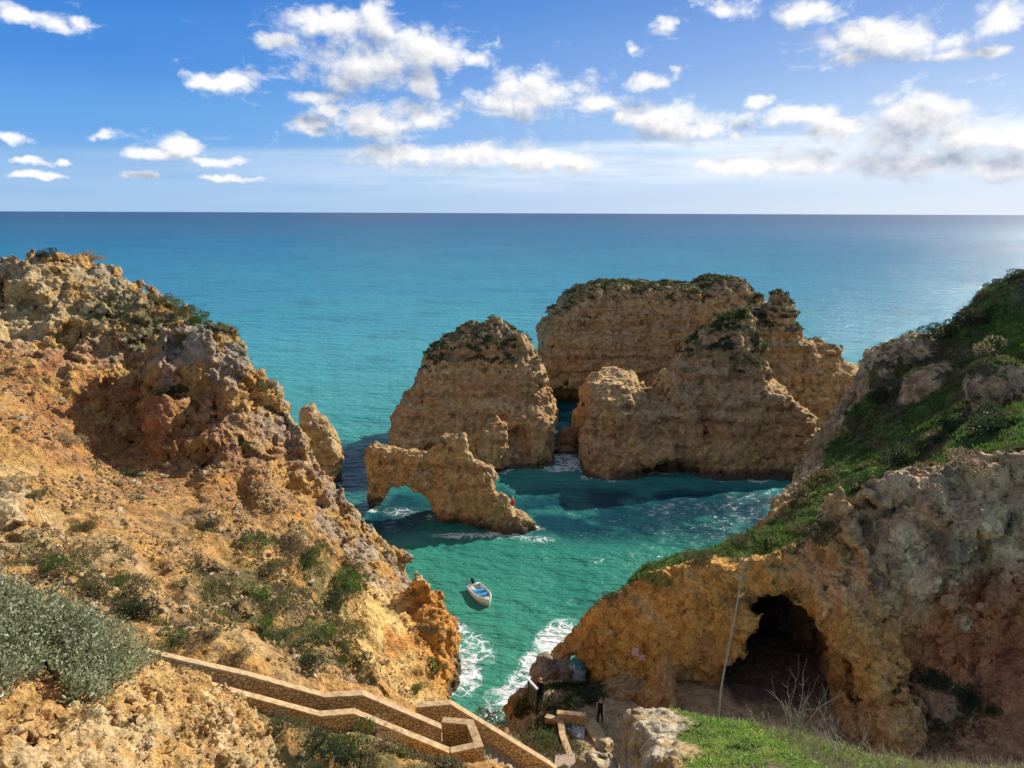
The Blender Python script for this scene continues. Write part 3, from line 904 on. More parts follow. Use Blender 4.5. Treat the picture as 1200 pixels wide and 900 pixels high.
NOTCH = {301: (13.2, 7.4), 361: (15.6, 13.9, 8.3), 391: (14.2, 6.4), 421: (16.5, 13.4, 10.4, 7.6), 451: (5.2,)}
def stack_albedo(seed, veg_from, zred=(6, 11), red_amt=.6, green=1.0):
    def f(V, N):
        n1 = fbm(V, 8, 4, seed + 51, st=(1, 1, 1.5)); n2 = fbm(V, 2.6, 4, seed + 57); n3 = fbm(V, 1.0, 3, seed + 61)
        zl = V[:, 2] + 0.6 * n1
        band = perlin(np.stack([zl * 0.9, zl * 0 + seed, zl * 0], 1), seed + 5) + .5 * perlin(np.stack([zl * 2.6, zl * 0 + seed, zl * 0], 1), seed + 6)
        c = lerp(np.tile(TAN, (len(V), 1)), BROWN, sstep(band + n2 * .35, 0.0, .25) * .75)
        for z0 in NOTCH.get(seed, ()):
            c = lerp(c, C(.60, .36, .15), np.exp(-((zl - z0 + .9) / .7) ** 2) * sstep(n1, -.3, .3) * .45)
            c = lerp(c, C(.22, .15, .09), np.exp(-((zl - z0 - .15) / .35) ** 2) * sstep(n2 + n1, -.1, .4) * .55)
        c = lerp(c, C(.62, .455, .26), sstep(n2 - band * .6, .1, .5) * .7)
        c = lerp(c, C(.52, .27, .11), sstep(zl, zred[0] - 1.5, zred[0] + 1) * sstep(-zl, -zred[1] - 1, -zred[1] + 1.5) * sstep(n1 + n2 * .5, -.3, .3) * red_amt)
        streak = fbm(V, 1.6, 3, seed + 71, st=(1, 1, .18))
        c = lerp(c, C(.17, .12, .08), sstep(streak, .22, .5) * .45)
        # dark lichen and plants on ledges and tops
        ledge = sstep(N[:, 2] + .35 * n2, .42, .8)
        c = lerp(c, C(.085, .085, .04), ledge * sstep(V[:, 2] + 2 * n1, veg_from - 1, veg_from + 2) * .85 * green)
        c = lerp(c, C(.12, .105, .07), sstep(n3 + n2, .45, .8) * sstep(V[:, 2], veg_from - 6, veg_from) * .7)
        c = lerp(c, DARK * .8, sstep(-V[:, 2] + .7 * n2, -1.5, -.4) * .92)
        return c
    return f

mid_out = [(458, 560), (460, 520), (462, 492), (470, 482), (478, 470), (486, 455), (490, 443), (493, 430), (503, 418), (514, 408), (522, 399), (545, 387), (560, 379), (576, 374), (590, 379),
           (600, 390), (612, 398), (622, 412), (630, 425), (636, 440), (638, 458), (645, 478), (653, 494), (648, 510), (643, 530), (640, 580), (640, 660), (458, 660)]
stack_mid = stack('sea_stack', mid_out, 97.5, 101.5, 2.0, 0.48, 3.2, 301, stack_albedo(301, 13), ztop=18,
                  carve=[((1.0, 91.0, 4.0), (2.0, 3.5, 2.6)), ((-8.5, 91.5, 0.6), (4.5, 4, 2.0))], add=[((-2.4, 90.6, 2.2), (1.9, 1.7, 3.6))])
tag(stack_mid, 'tall tapering sea stack standing alone behind the rock arch', 'sea stack')

def yl(px):
    return 78 - (px - 435) / 165.0 * 6.0
arch_px = [(431, 612), (432, 585), (434, 572), (430, 560), (429, 545), (431, 528), (438, 523), (446, 527), (458, 531), (475, 530), (492, 533), (508, 528), (520, 518), (532, 513), (541, 513),
           (548, 524), (556, 537), (566, 545), (573, 551), (576, 564), (577, 580), (582, 598), (598, 604), (612, 612), (620, 640), (500, 650), (513, 640), (513, 606), (508, 590), (499, 576),
           (486, 566), (470, 562), (456, 567), (447, 579), (441, 596), (440, 640), (431, 640)]
arch = stack('sea_arch', [(a, b, yl(a)) for a, b in arch_px], 75, lambda x: 78.3 - (x + 15) * 0.36, 0.75, 0.08, 0.8, 331, stack_albedo(331, 7.5, (0, 1), 0, .5), vox=0.2, amp=.75, strata=.15, ztop=9,
             add=[((-1.6, 72.4, 1.2), (1.2, 1.2, 2.6)), ((0.4, 72.0, 0.2), (2.0, 1.1, 1.2))])
tag(arch, 'low rock arch in the water with a round opening at one end', 'rock arch')

back_out = [(634, 640), (640, 500), (637, 460), (636, 420), (638, 395), (645, 380), (652, 373), (668, 362), (688, 344), (705, 338), (722, 335), (745, 336), (770, 338), (800, 339), (828, 341), (838, 333), (855, 328),
            (878, 330), (885, 342), (895, 352), (898, 368), (906, 395), (935, 420), (960, 445), (965, 640)]
stack_back = stack('sea_stack', back_out, 123, 131, 7.0, 0.16, 3.0, 361, stack_albedo(361, 17, (3, 9), .7), ztop=22, strata=.55, vox=.3,
                   carve=[((8.5, 121.5, 0.5), (4.0, 5, 3.6))])
tag(stack_back, 'broad layered sea stack with flat scrubby top, farthest out', 'sea stack')

front_out = [(680, 640), (682, 560), (684, 540), (689, 508), (695, 480), (700, 466), (715, 460), (740, 458), (754, 463), (768, 477), (782, 487), (793, 480), (804, 458), (815, 432), (830, 413), (850, 396), (875, 377),
             (890, 371), (904, 378), (908, 408), (916, 450), (935, 472), (957, 494), (955, 520), (940, 545), (930, 580), (930, 660), (680, 660)]
stack_front = stack('sea_stack', front_out, 91, 98.5, 2.5, 0.46, 3.0, 391, stack_albedo(391, 14, (2, 7), .5), ztop=20, strata=.4, vox=.28,
                    carve=[((20.5, 86.5, 0.6), (4.5, 3.5, 2.0)), ((24.0, 90.5, 7.2), (0.5, 1.4, .8)), ((24.2, 89.3, 4.6), (0.5, 1.4, .8))])
tag(stack_front, 'wide brown sea stack with a low rounded shoulder, rising from the dark water', 'sea stack')

pin_out = [(845, 640), (850, 420), (868, 385), (880, 374), (893, 371), (908, 362), (917, 349), (929, 346), (937, 360), (943, 384), (954, 404), (964, 414), (980, 409), (986, 421), (996, 432), (1010, 433), (1024, 437), (1040, 444), (1060, 470), (1060, 640)]
stack_pin = stack('sea_stack', pin_out, 106, 110, 2.2, 0.30, 2.0, 421, stack_albedo(421, 15, (3, 8), .4), ztop=20, strata=.7, vox=.28)
tag(stack_pin, 'jagged stepped sea stack with a pointed pinnacle', 'sea stack')

small_out = [(350, 640), (351, 560), (350, 520), (348, 492), (353, 482), (361, 481), (369, 491), (377, 500), (386, 514), (394, 528), (397, 541), (394, 558), (390, 580), (390, 640)]
stack_small = stack('sea_stack', small_out, 84, 86, 1.6, 0.12, 1.6, 451, stack_albedo(451, 12, (0, 1), 0, .3), ztop=9, amp=.5, strata=.15, vox=.22)
tag(stack_small, 'small golden sea stack tucked behind the ochre headland', 'sea stack')

# ------------------------------------------------------------------ foreground knolls
KL = pts([(0, 720, 9), (60, 745, 10), (180, 790, 12), (255, 804, 12.2), (280, 824, 11.6), (300, 858, 10.6), (318, 898, 9), (100, 850, 7.6), (0, 900, 6), (200, 900, 7.6), (0, 800, 7.6), (150, 830, 9), (230, 840, 10), (-150, 700, 9), (-150, 850, 6)])
KL += [C(0, 0, 29.4), C(-5, 2, 28.8), C(-16, 8, 27.5), C(-16, 0, 29.5), C(-2, 5, 26.6), C(4, 2, 28)]
KFOOT = [(-3.5, 6.5), (-3.85, 9), (-4.25, 10.5), (-5.0, 11.9), (-6.3, 12.7), (-8.5, 13.3), (-12, 13), (-19, 14), (-19, -3), (0, -3), (-1.5, 4)]
def f0_kl(xs, ys, zs):
    X, Y = np.meshgrid(xs, ys, indexing='ij')
    H = rbf_height(KL, X, Y, .1)
    return smax((zs[None, None, :] - H[:, :, None]) * .85, poly_sdf(X, Y, KFOOT)[:, :, None] + .12 * (zs[None, None, :] - 24), .4)
def kl_rock(P):
    return sstep(P[:, 0], -5.4, -4.3)
def st_kl(P):
    r = kl_rock(P)
    f1, f2, cid = worley(P + .15 * np.stack([fbm(P, .6, 2, 540 + i) for i in range(3)], 1), .55, 503)
    tl, lf, cr_ = facets(P + .06 * np.stack([fbm(P, .4, 2, 560 + i) for i in range(3)], 1), .36, 511)
    return .13 * tl + .06 * lf - .07 * (1 - sstep(cr_, 0, .2)) + (.22 + .25 * r) * (ridged(P, 1.8, 3, 501) - .2) + (.10 + .12 * r) * fbm(P, .7, 2, 505) + (.10 + .12 * r) * (np.minimum(f2 - f1, .35) * 1.5 - .25 + (cid - .5) * .5)
def fine_kl(P, N):
    f1, f2, cid = worley(P, .17, 507)
    tl, lf, cr_ = facets(P, .15, 513)
    return .05 * tl + .02 * lf - .02 * (1 - sstep(cr_, 0, .2)) + .035 * fbm(P, .12, 3, 509, .65) + .045 * (.5 - f1) * (cid > .35)
def alb_kl(V, N):
    n1 = fbm(V, 2.2, 4, 551); n2 = fbm(V, .7, 4, 553); n3 = fbm(V, .25, 3, 555)
    c = lerp(np.tile(C(.52, .31, .11), (len(V), 1)), C(.62, .42, .18), sstep(n2, -.1, .4) * .8)
    c = lerp(c, C(.46, .22, .075), sstep(n1 + .4 * n3, .1, .5) * .8)
    c = lerp(c, C(.58, .43, .23), kl_rock(V) * sstep(n2 + n3 * .5, -.3, .3) * .8)
    return lerp(c, C(.40, .25, .11), sstep(n3, .25, .6) * .5)
knoll_l = build_land('hill', (-12, 3.4, 20.6), (-2.5, 14, 30), .062, f0_kl, [(.9, st_kl)], fine_kl, alb_kl, M_FORE)
tag(knoll_l, 'crumbling ochre rock knoll under the grey-green bush', 'rocky ground', kind='structure')

KR = pts([(742, 828, 11.2), (790, 836, 10.9), (760, 865, 10.0), (850, 850, 10.8), (900, 856, 10.4), (960, 876, 9.6), (1010, 899, 8.8), (820, 898, 8.6), (760, 898, 9.0), (900, 898, 8.2), (1100, 912, 8.2), (1200, 906, 8.4), (1150, 910, 8.3), (1300, 900, 8.5)])
KR += [C(2, 12, 22.6), C(4, 12, 22.7), C(1, 4, 27.6), C(6, 4, 27.6), C(8, 10, 23.0)]
KRFOOT = [(2.0, 6), (2.0, 9), (2.02, 10.8), (2.2, 11.5), (2.6, 11.6), (3.2, 11.9), (4.3, 11.6), (5.0, 10.6), (5.6, 9.3), (9, 8.8), (14, 9.2), (14, 0), (1.6, 0)]
SMALLR = [((694, 915, 10.0), (.24, .24, .26)), ((664, 925, 10.0), (.2, .2, .25)), ((709, 912, 10.2), (.13, .14, .22))]
def f0_kr(xs, ys, zs):
    X, Y = np.meshgrid(xs, ys, indexing='ij')
    H = rbf_height(KR, X, Y, .1)
    Z = zs[None, None, :]
    f = smax((Z - H[:, :, None]) * .85, poly_sdf(X, Y, KRFOOT)[:, :, None] + .06 * (Z - 24), .25)
    for (px, py, y), rr in SMALLR:
        c = W(px, py, y=y)
        f = smin(f, ell(xs[:, None, None], ys[None, :, None], Z, c - C(0, 0, rr[2] * .6), (rr[0], rr[1], rr[2] * 1.6)), .1)
    f = smin(f, ell(xs[:, None, None], ys[None, :, None], Z, W(684, 955, y=9.9) - C(0, 0, 1.2), (.42, .45, 1.25)), .15)
    return f
def kr_rock(P):
    return np.maximum(sstep(-P[:, 0] + .15 * (P[:, 1] - 10.8) + .15 * np.sin(P[:, 1] * 5), -3.0, -2.6), sstep(-P[:, 2], -23.3, -22.8))
def st_kr(P):
    r = kr_rock(P)
    f1, f2, cid = worley(P + .1 * np.stack([fbm(P, .5, 2, 640 + i) for i in range(3)], 1), .32, 603)
    return r * (.16 * (ridged(P, .9, 3, 601) - .2) + .12 * fbm(P, .5, 2, 605, st=(1, 1, .5)) + .10 * (np.minimum(f2 - f1, .35) * 1.5 - .25 + (cid - .5) * .5)) + (1 - r) * .1 * fbm(P, .8, 3, 607)
def fine_kr(P, N):
    return .03 * fbm(P, .14, 3, 609, .6) + kr_rock(P) * .03 * ridged(P, .22, 2, 611)
def alb_kr(V, N):
    n1 = fbm(V, 1.6, 4, 651); n2 = fbm(V, .5, 4, 653); n3 = fbm(V, .15, 3, 655)
    r = kr_rock(V)
    rock = lerp(np.tile(C(.50, .35, .18), (len(V), 1)), C(.62, .52, .36), sstep(n2 + N[:, 2] * .5, .15, .6))
    rock = lerp(rock, C(.42, .24, .09), sstep(n1 + .4 * n2 - .3 * N[:, 2], 0, .4) * .8)
    soil = lerp(np.tile(C(.10, .14, .03), (len(V), 1)), C(.16, .13, .06), sstep(n2, 0, .4))
    return lerp(soil, rock, r)
knoll_r = build_land('hill', (.3, 6.2, 20.8), (12.5, 13, 26.4), .06, f0_kr, [(.6, st_kr)], fine_kr, alb_kr, M_FORE)
tag(knoll_r, 'pale pitted rock with a bright green herb mound on top', 'rocky ground', kind='structure')

# ------------------------------------------------------------------ the sea: one sheet to the horizon
def axis(lo, hi, step, far, grow=1.35):
    a = list(np.arange(lo, hi, step))
    d = step
    x = a[-1]
    while x < far:
        d *= grow; x += d; a.append(x)
    d = step
    x = a[0]
    pre = []
    while x > -far:
        d *= grow; x -= d; pre.append(x)
    return np.array(pre[::-1] + a)
ax_, ay_ = axis(-28, 58, .25, 45000), axis(34, 140, .25, 45000)
GX, GY = np.meshgrid(ax_, ay_, indexing='ij')
shore = np.full(GX.shape, 9.0, np.float32)
for xs, ys, fz in SHORE:
    i = np.clip(np.searchsorted(xs, GX) - 1, 0, len(xs) - 2)
    j = np.clip(np.searchsorted(ys, GY) - 1, 0, len(ys) - 2)
    ok = (GX > xs[1]) & (GX < xs[-2]) & (GY > ys[1]) & (GY < ys[-2])
    tx = np.clip((GX - xs[i]) / (xs[1] - xs[0]), 0, 1); ty = np.clip((GY - ys[j]) / (ys[1] - ys[0]), 0, 1)
    v = (fz[i, j] * (1 - tx) + fz[i + 1, j] * tx) * (1 - ty) + (fz[i, j + 1] * (1 - tx) + fz[i + 1, j + 1] * tx) * ty
    shore = np.where(ok, np.minimum(shore, v), shore)
nx_, ny_ = GX.shape
Vw = np.stack([GX.ravel(), GY.ravel(), np.zeros(GX.size)], 1)
# small swell inside the cove
sw = .10 * fbm(Vw, 6, 2, 801, st=(1, 1.6, 1)) + .05 * fbm(Vw, 2, 2, 803, st=(1, 1.7, 1))
Vw[:, 2] = sw * sstep(-np.hypot(GX.ravel() - 10, GY.ravel() - 80), -75, -45)
ii = np.arange(nx_ * ny_).reshape(nx_, ny_)
Qw = np.stack([ii[:-1, :-1].ravel(), ii[1:, :-1].ravel(), ii[1:, 1:].ravel(), ii[:-1, 1:].ravel()], 1)
me = mesh_np('water', Vw, Qw)
set_f(me, 'shore', shore.ravel())
# surf patches: where the swell breaks
surf = np.zeros(GX.size, np.float32)
def breaker(px, py, rx, ry, amt, rot=0.0):
    global surf
    c = W(px, py, z=0)
    dx, dy = Vw[:, 0] - c[0], Vw[:, 1] - c[1]
    cr, sr = math.cos(rot), math.sin(rot)
    q = np.sqrt(((dx * cr + dy * sr) / rx) ** 2 + ((-dx * sr + dy * cr) / ry) ** 2)
    surf = np.maximum(surf, amt * sstep(-q, -1.25, -.35))
breaker(640, 768, 1.7, 5.0, .95, -.45)
breaker(655, 745, 1.8, 3.0, .8, -.5)
breaker(610, 805, 1.6, 3.4, .75, -.4)
breaker(676, 800, 1.3, 2.5, 1.0)
breaker(540, 785, 1.6, 3.6, .85, .2)
breaker(560, 760, 1.6, 3.0, .5, .3)
breaker(590, 830, 2.0, 3.0, .45)
breaker(665, 540, 2.4, 4.5, .72)
breaker(655, 548, 4, 2.2, .6)
breaker(560, 628, 6.0, 1.0, .5)
breaker(632, 632, 2.5, 1.2, .42)
breaker(470, 600, 3, 2, .34)
set_f(me, 'surf', surf)
mw = bpy.data.materials.new('sea_water')
mw.use_nodes = True
mw.node_tree.nodes.clear()
g = NT(mw.node_tree)
geo = g.n('ShaderNodeNewGeometry')
pos = geo.outputs['Position']
sp = g.n('ShaderNodeSeparateXYZ'); g.l(pos, sp.inputs[0])
dist = g.math('SQRT', g.math('ADD', g.math('MULTIPLY', sp.outputs[0], sp.outputs[0]), g.math('MULTIPLY', sp.outputs[1], sp.outputs[1])))
big = g.noise(pos, .012, 4, .6).outputs['Fac']
lg = g.math('LOGARITHM', g.math('MAXIMUM', g.math('MULTIPLY', dist, g.mapr(big, .2, .8, .75, 1.3)), 1.0), 10.0)
ramp = g.n('ShaderNodeValToRGB')
cr = ramp.color_ramp
stops = [(1.70, (.052, .265, .180)), (1.86, (.038, .240, .180)), (2.02, (.056, .31, .285)), (2.25, (.050, .315, .37)), (2.55, (.026, .235, .36)), (2.95, (.011, .155, .295)), (3.6, (.006, .085, .21)), (4.3, (.006, .058, .16))]
while len(cr.elements) < len(stops):
    cr.elements.new(.5)
for e, (p_, c_) in zip(cr.elements, stops):
    e.position = (p_ - 1.6) / 2.8
    e.color = (*c_, 1)
g.l(g.mapr(lg, 1.6, 4.4, 0, 1, False), ramp.inputs[0])
col = ramp.outputs[0]
# dark reefs and weed, plus shade between the stacks painted into the colour
reef_shade_n = g.noise(pos, .16, 4, .6, .4).outputs['Fac']
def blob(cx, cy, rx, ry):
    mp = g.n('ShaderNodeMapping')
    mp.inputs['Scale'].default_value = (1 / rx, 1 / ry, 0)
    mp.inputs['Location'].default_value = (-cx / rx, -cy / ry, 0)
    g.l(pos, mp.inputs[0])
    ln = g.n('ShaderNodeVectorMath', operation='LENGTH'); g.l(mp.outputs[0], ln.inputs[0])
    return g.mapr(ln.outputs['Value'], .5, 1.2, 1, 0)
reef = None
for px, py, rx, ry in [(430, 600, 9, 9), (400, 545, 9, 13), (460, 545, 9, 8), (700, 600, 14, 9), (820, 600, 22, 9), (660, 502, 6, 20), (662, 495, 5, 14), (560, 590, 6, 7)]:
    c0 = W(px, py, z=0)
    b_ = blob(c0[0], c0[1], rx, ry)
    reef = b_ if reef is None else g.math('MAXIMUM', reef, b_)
reef = g.math('MULTIPLY', reef, g.mapr(reef_shade_n, .34, .52, .35, 1.0))
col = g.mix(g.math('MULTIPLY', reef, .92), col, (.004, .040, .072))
ptch = g.noise(pos, .05, 3, .55).outputs['Fac']
col = g.mix(g.mapr(ptch, .5, .72, 0, .35), col, (.012, .12, .14))
# foam
shA = g.n('ShaderNodeAttribute', attribute_name='shore').outputs['Fac']
sfA = g.n('ShaderNodeAttribute', attribute_name='surf').outputs['Fac']
fw = g.noise(pos, .5, 4, .6)
fo = g.n('ShaderNodeVectorMath', operation='MULTIPLY_ADD')
fo.inputs[1].default_value = (2.2, 2.2, 0); g.l(fw.outputs['Color'], fo.inputs[0]); g.l(pos, fo.inputs[2])
vz = g.n('ShaderNodeTexVoronoi', feature='DISTANCE_TO_EDGE'); vz.inputs['Scale'].default_value = .95; g.l(fo.outputs[0], vz.inputs['Vector'])
vz2 = g.n('ShaderNodeTexVoronoi', feature='DISTANCE_TO_EDGE'); vz2.inputs['Scale'].default_value = 2.6; g.l(fo.outputs[0], vz2.inputs['Vector'])
fn = g.noise(pos, 1.1, 6, .65).outputs['Fac']
fn2 = g.noise(pos, .35, 3, .6).outputs['Fac']
rim = g.mapr(shA, .05, 1.3, .8, 0)
amt = g.math('MAXIMUM', sfA, g.math('MULTIPLY', rim, g.mapr(fn2, .42, .66, 0, .9)))
amt = g.math('MULTIPLY', amt, g.mapr(fn2, .25, .6, .7, 1.15))
e1 = g.math('SUBTRACT', g.math('MULTIPLY', amt, .26), vz.outputs['Distance'])
e2 = g.math('SUBTRACT', g.math('MULTIPLY', amt, .15), vz2.outputs['Distance'])
f_a = g.mapr(e1, 0, .10, 0, 1)
f_b = g.mapr(e2, 0, .08, 0, .8)
f_c = g.mapr(g.math('ADD', amt, g.math('MULTIPLY', fn, 1.6)), 1.62, 1.95, 0, 1)
foam = g.math('MULTIPLY', g.math('MAXIMUM', g.math('MAXIMUM', f_a, f_b), f_c), g.mapr(amt, .12, .4, 0, 1))
foam = g.math('MULTIPLY', foam, g.mapr(fn, .3, .55, .35, 1))
milky = g.math('MULTIPLY', amt, .35)
col = g.mix(milky, col, (.16, .42, .38))
col = g.mix(foam, col, (.78, .80, .80))
p = g.n('ShaderNodeBsdfGlossy')
pd = g.n('ShaderNodeBsdfDiffuse')
g.l(col, pd.inputs['Color'])
rr_ = g.mapr(dist, 60, 1500, .12, .30)
g.l(g.math('MAXIMUM', rr_, g.math('MULTIPLY', foam, .8)), p.inputs['Roughness'])
mpw = g.n('ShaderNodeMapping'); mpw.inputs['Scale'].default_value = (1, 1.9, 1); mpw.inputs['Rotation'].default_value = (0, 0, .35); g.l(pos, mpw.inputs[0])
w1 = g.noise(mpw.outputs[0], .55, 5, .62).outputs['Fac']
w2 = g.noise(mpw.outputs[0], .13, 4, .6).outputs['Fac']
w3 = g.noise(mpw.outputs[0], .03, 4, .6).outputs['Fac']
hh = g.math('ADD', g.math('MULTIPLY', w1, .75), g.math('ADD', g.math('MULTIPLY', w2, 1.7), g.math('MULTIPLY', w3, 2.2)))
bp = g.n('ShaderNodeBump'); bp.inputs['Strength'].default_value = .75; bp.inputs['Distance'].default_value = 1.0
g.l(hh, bp.inputs['Height']); g.l(bp.outputs[0], p.inputs['Normal']); g.l(bp.outputs[0], pd.inputs['Normal'])
fr = g.n('ShaderNodeFresnel'); fr.inputs['IOR'].default_value = 1.33; g.l(bp.outputs[0], fr.inputs['Normal'])
# a ruffled sea never turns into a full mirror at the horizon
ff = g.math('MINIMUM', g.math('MULTIPLY', fr.outputs[0], .8), .31)
ff = g.math('MULTIPLY', ff, g.math('SUBTRACT', 1.0, foam))
mxs = g.n('ShaderNodeMixShader'); g.l(ff, mxs.inputs[0]); g.l(pd.outputs[0], mxs.inputs[1]); g.l(p.outputs[0], mxs.inputs[2])
o_ = g.n('ShaderNodeOutputMaterial'); g.l(mxs.outputs[0], o_.inputs['Surface'])
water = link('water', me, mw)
tag(water, 'turquoise sea deepening to blue at the horizon', 'sea', kind='structure')
print('SCRIPT %.1fs' % (time.time() - T_START), flush=True)

# ------------------------------------------------------------------ standing things on the ground
DG = bpy.context.evaluated_depsgraph_get()
DG.update()
BVHS = [BVHTree.FromObject(o, DG) for o, _, _, _ in TERRAIN]
CAMV = Vector((0, 0, CAM_H))
def hit(px, py, which=None):
    """the ground seen in that direction"""
    d = Vector(ray(px, py)).normalized()
    best = None
    for i, b in enumerate(BVHS):
        if which is not None and i not in which:
            continue
        loc, nor, idx, dist = b.ray_cast(CAMV, d)
        if loc is not None and (best is None or dist < best[2]):
            best = (loc, nor, dist, i)
    return best
def down(x, y, ztop=40.0, which=None):
    best = None
    for i, b in enumerate(BVHS):
        if which is not None and i not in which:
            continue
        loc, nor, idx, dist = b.ray_cast(Vector((x, y, ztop)), Vector((0, 0, -1)))
        if loc is not None and (best is None or loc.z > best[0].z):
            best = (loc, nor)
    return best

def simple_mat(name, col, rough=.8, spec=.2, noise=0.0, scale=8.0, metal=0.0, bump=0.0):
    m = bpy.data.materials.new(name)
    m.use_nodes = True
    g = NT(m.node_tree)
    p = m.node_tree.nodes['Principled BSDF']
    p.inputs['Base Color'].default_value = (*col, 1)
    p.inputs['Roughness'].default_value = rough
    p.inputs['Specular IOR Level'].default_value = spec
    p.inputs['Metallic'].default_value = metal
    if noise or bump:
        geo = g.n('ShaderNodeNewGeometry')
        nn = g.noise(geo.outputs['Position'], scale, 5, .6)
        if noise:
            k = g.mapr(nn.outputs['Fac'], .3, .7, 1 - noise, 1 + noise, False)
            cc = g.n('ShaderNodeCombineColor')
            for i in range(3):
                g.l(k, cc.inputs[i])
            g.l(g.mix(1.0, tuple(col), cc.outputs[0], 'MULTIPLY'), p.inputs['Base Color'])
        if bump:
            b = g.n('ShaderNodeBump'); b.inputs['Strength'].default_value = bump; b.inputs['Distance'].default_value = .05
            g.l(nn.outputs['Fac'], b.inputs['Height']); g.l(b.outputs[0], p.inputs['Normal'])
    return m

def leaf_mat(name, rough=.55, trans=.25):
    m = bpy.data.materials.new(name)
    m.use_nodes = True
    g = NT(m.node_tree)
    m.node_tree.nodes.clear()
    at = g.n('ShaderNodeAttribute', attribute_name='albedo')
    oi = g.n('ShaderNodeObjectInfo')
    hs = g.n('ShaderNodeHueSaturation')
    g.l(at.outputs['Color'], hs.inputs['Color'])
    g.l(g.mapr(oi.outputs['Random'], 0, 1, .75, 1.2, False), hs.inputs['Value'])
    g.l(g.mapr(oi.outputs['Random'], 0, 1, .485, .515, False), hs.inputs['Hue'])
    p = g.n('ShaderNodeBsdfPrincipled')
    p.inputs['Roughness'].default_value = rough
    p.inputs['Specular IOR Level'].default_value = .3
    g.l(hs.outputs[0], p.inputs['Base Color'])
    tr = g.n('ShaderNodeBsdfTranslucent'); g.l(hs.outputs[0], tr.inputs['Color'])
    mx = g.n('ShaderNodeMixShader'); mx.inputs[0].default_value = trans
    g.l(p.outputs[0], mx.inputs[1]); g.l(tr.outputs[0], mx.inputs[2])
    o = g.n('ShaderNodeOutputMaterial'); g.l(mx.outputs[0], o.inputs['Surface'])
    return m
M_LEAF = leaf_mat('leaves', .5, .35)
M_TWIG = simple_mat('twigs', (.20, .15, .10), .9, .1, .3, 20)
M_DRY = simple_mat('dry_stems', (.42, .36, .28), .9, .1, .25, 20)

def leaf_quads(P, D, L, Wd, rng, fold=.25):
    """one kite-shaped leaf (two triangles folded along the rib) per point, along direction D"""
    n = len(P)
    D = D / np.maximum(np.linalg.norm(D, axis=1), 1e-6)[:, None]
    U = np.cross(D, rng.normal(size=(n, 3)))
    U /= np.maximum(np.linalg.norm(U, axis=1), 1e-6)[:, None]
    Nn = np.cross(D, U)
    L = np.asarray(L).reshape(-1, 1) * np.ones((n, 1)); Wd = np.asarray(Wd).reshape(-1, 1) * np.ones((n, 1))
    a = P; b = P + D * L * .45 + U * Wd * .5 + Nn * Wd * fold; c = P + D * L; d = P + D * L * .45 - U * Wd * .5 + Nn * Wd * fold
    V = np.stack([a, b, c, d], 1).reshape(-1, 3)
    Q = np.arange(4 * n).reshape(n, 4)
    return V, Q

def tubes(paths, sides=5):
    """tapered tubes along polylines [(points, r0, r1)] as one mesh"""
    Vs, Qs, off = [], [], 0
    for P, r0, r1 in paths:
        P = np.asarray(P, float)
        k = len(P)
        T = np.gradient(P, axis=0)
        T /= np.maximum(np.linalg.norm(T, axis=1), 1e-9)[:, None]
        A = np.cross(T, np.array([.31, .83, .21])); A /= np.maximum(np.linalg.norm(A, axis=1), 1e-9)[:, None]
        B = np.cross(T, A)
        rr = np.linspace(r0, r1, k)[:, None, None]
        an = np.linspace(0, 2 * math.pi, sides, endpoint=False)
        ring = P[:, None, :] + rr * (np.cos(an)[None, :, None] * A[:, None, :] + np.sin(an)[None, :, None] * B[:, None, :])
        Vs.append(ring.reshape(-1, 3))
        idx = np.arange(k * sides).reshape(k, sides) + off
        Qs.append(np.stack([idx[:-1], np.roll(idx[:-1], -1, 1), np.roll(idx[1:], -1, 1), idx[1:]], -1).reshape(-1, 4))
        tip = np.arange(sides)
        off += k * sides
    return np.concatenate(Vs), np.concatenate(Qs)

def mesh_bm(name, fn, smooth=False, bevel=0.0):
    bm = bmesh.new()
    fn(bm)
    if bevel:
        bmesh.ops.bevel(bm, geom=[e for e in bm.edges if len(e.link_faces) == 2 and e.calc_face_angle(0) > .5], offset=bevel, segments=2, affect='EDGES')
    bmesh.ops.recalc_face_normals(bm, faces=bm.faces)
    me = bpy.data.meshes.new(name)
    bm.to_mesh(me); bm.free()
    if smooth:
        me.polygons.foreach_set('use_smooth', [True] * len(me.polygons))
    return me
def bm_box(bm, c, s, rot=None):
    m = Matrix.Translation(Vector(c)) @ (rot.to_4x4() if rot is not None else Matrix()) @ Matrix.Diagonal((*s, 1))
    bmesh.ops.create_cube(bm, size=1.0, matrix=m)
def bm_tube(bm, P, r, sides=8):
    V, Q = tubes([(P, r, r)], sides)
    vs = [bm.verts.new(v) for v in V]
    for q in Q:
        bm.faces.new([vs[i] for i in q])
    k = len(P)
    bm.faces.new([vs[i] for i in range(sides)][::-1]); bm.faces.new([vs[(k - 1) * sides + i] for i in range(sides)])
def empty(name, loc, rz=0.0):
    o = bpy.data.objects.new(name, None)
    COL.objects.link(o)
    o.location = loc; o.rotation_euler = (0, 0, rz)
    o.empty_display_size = .3
    return o

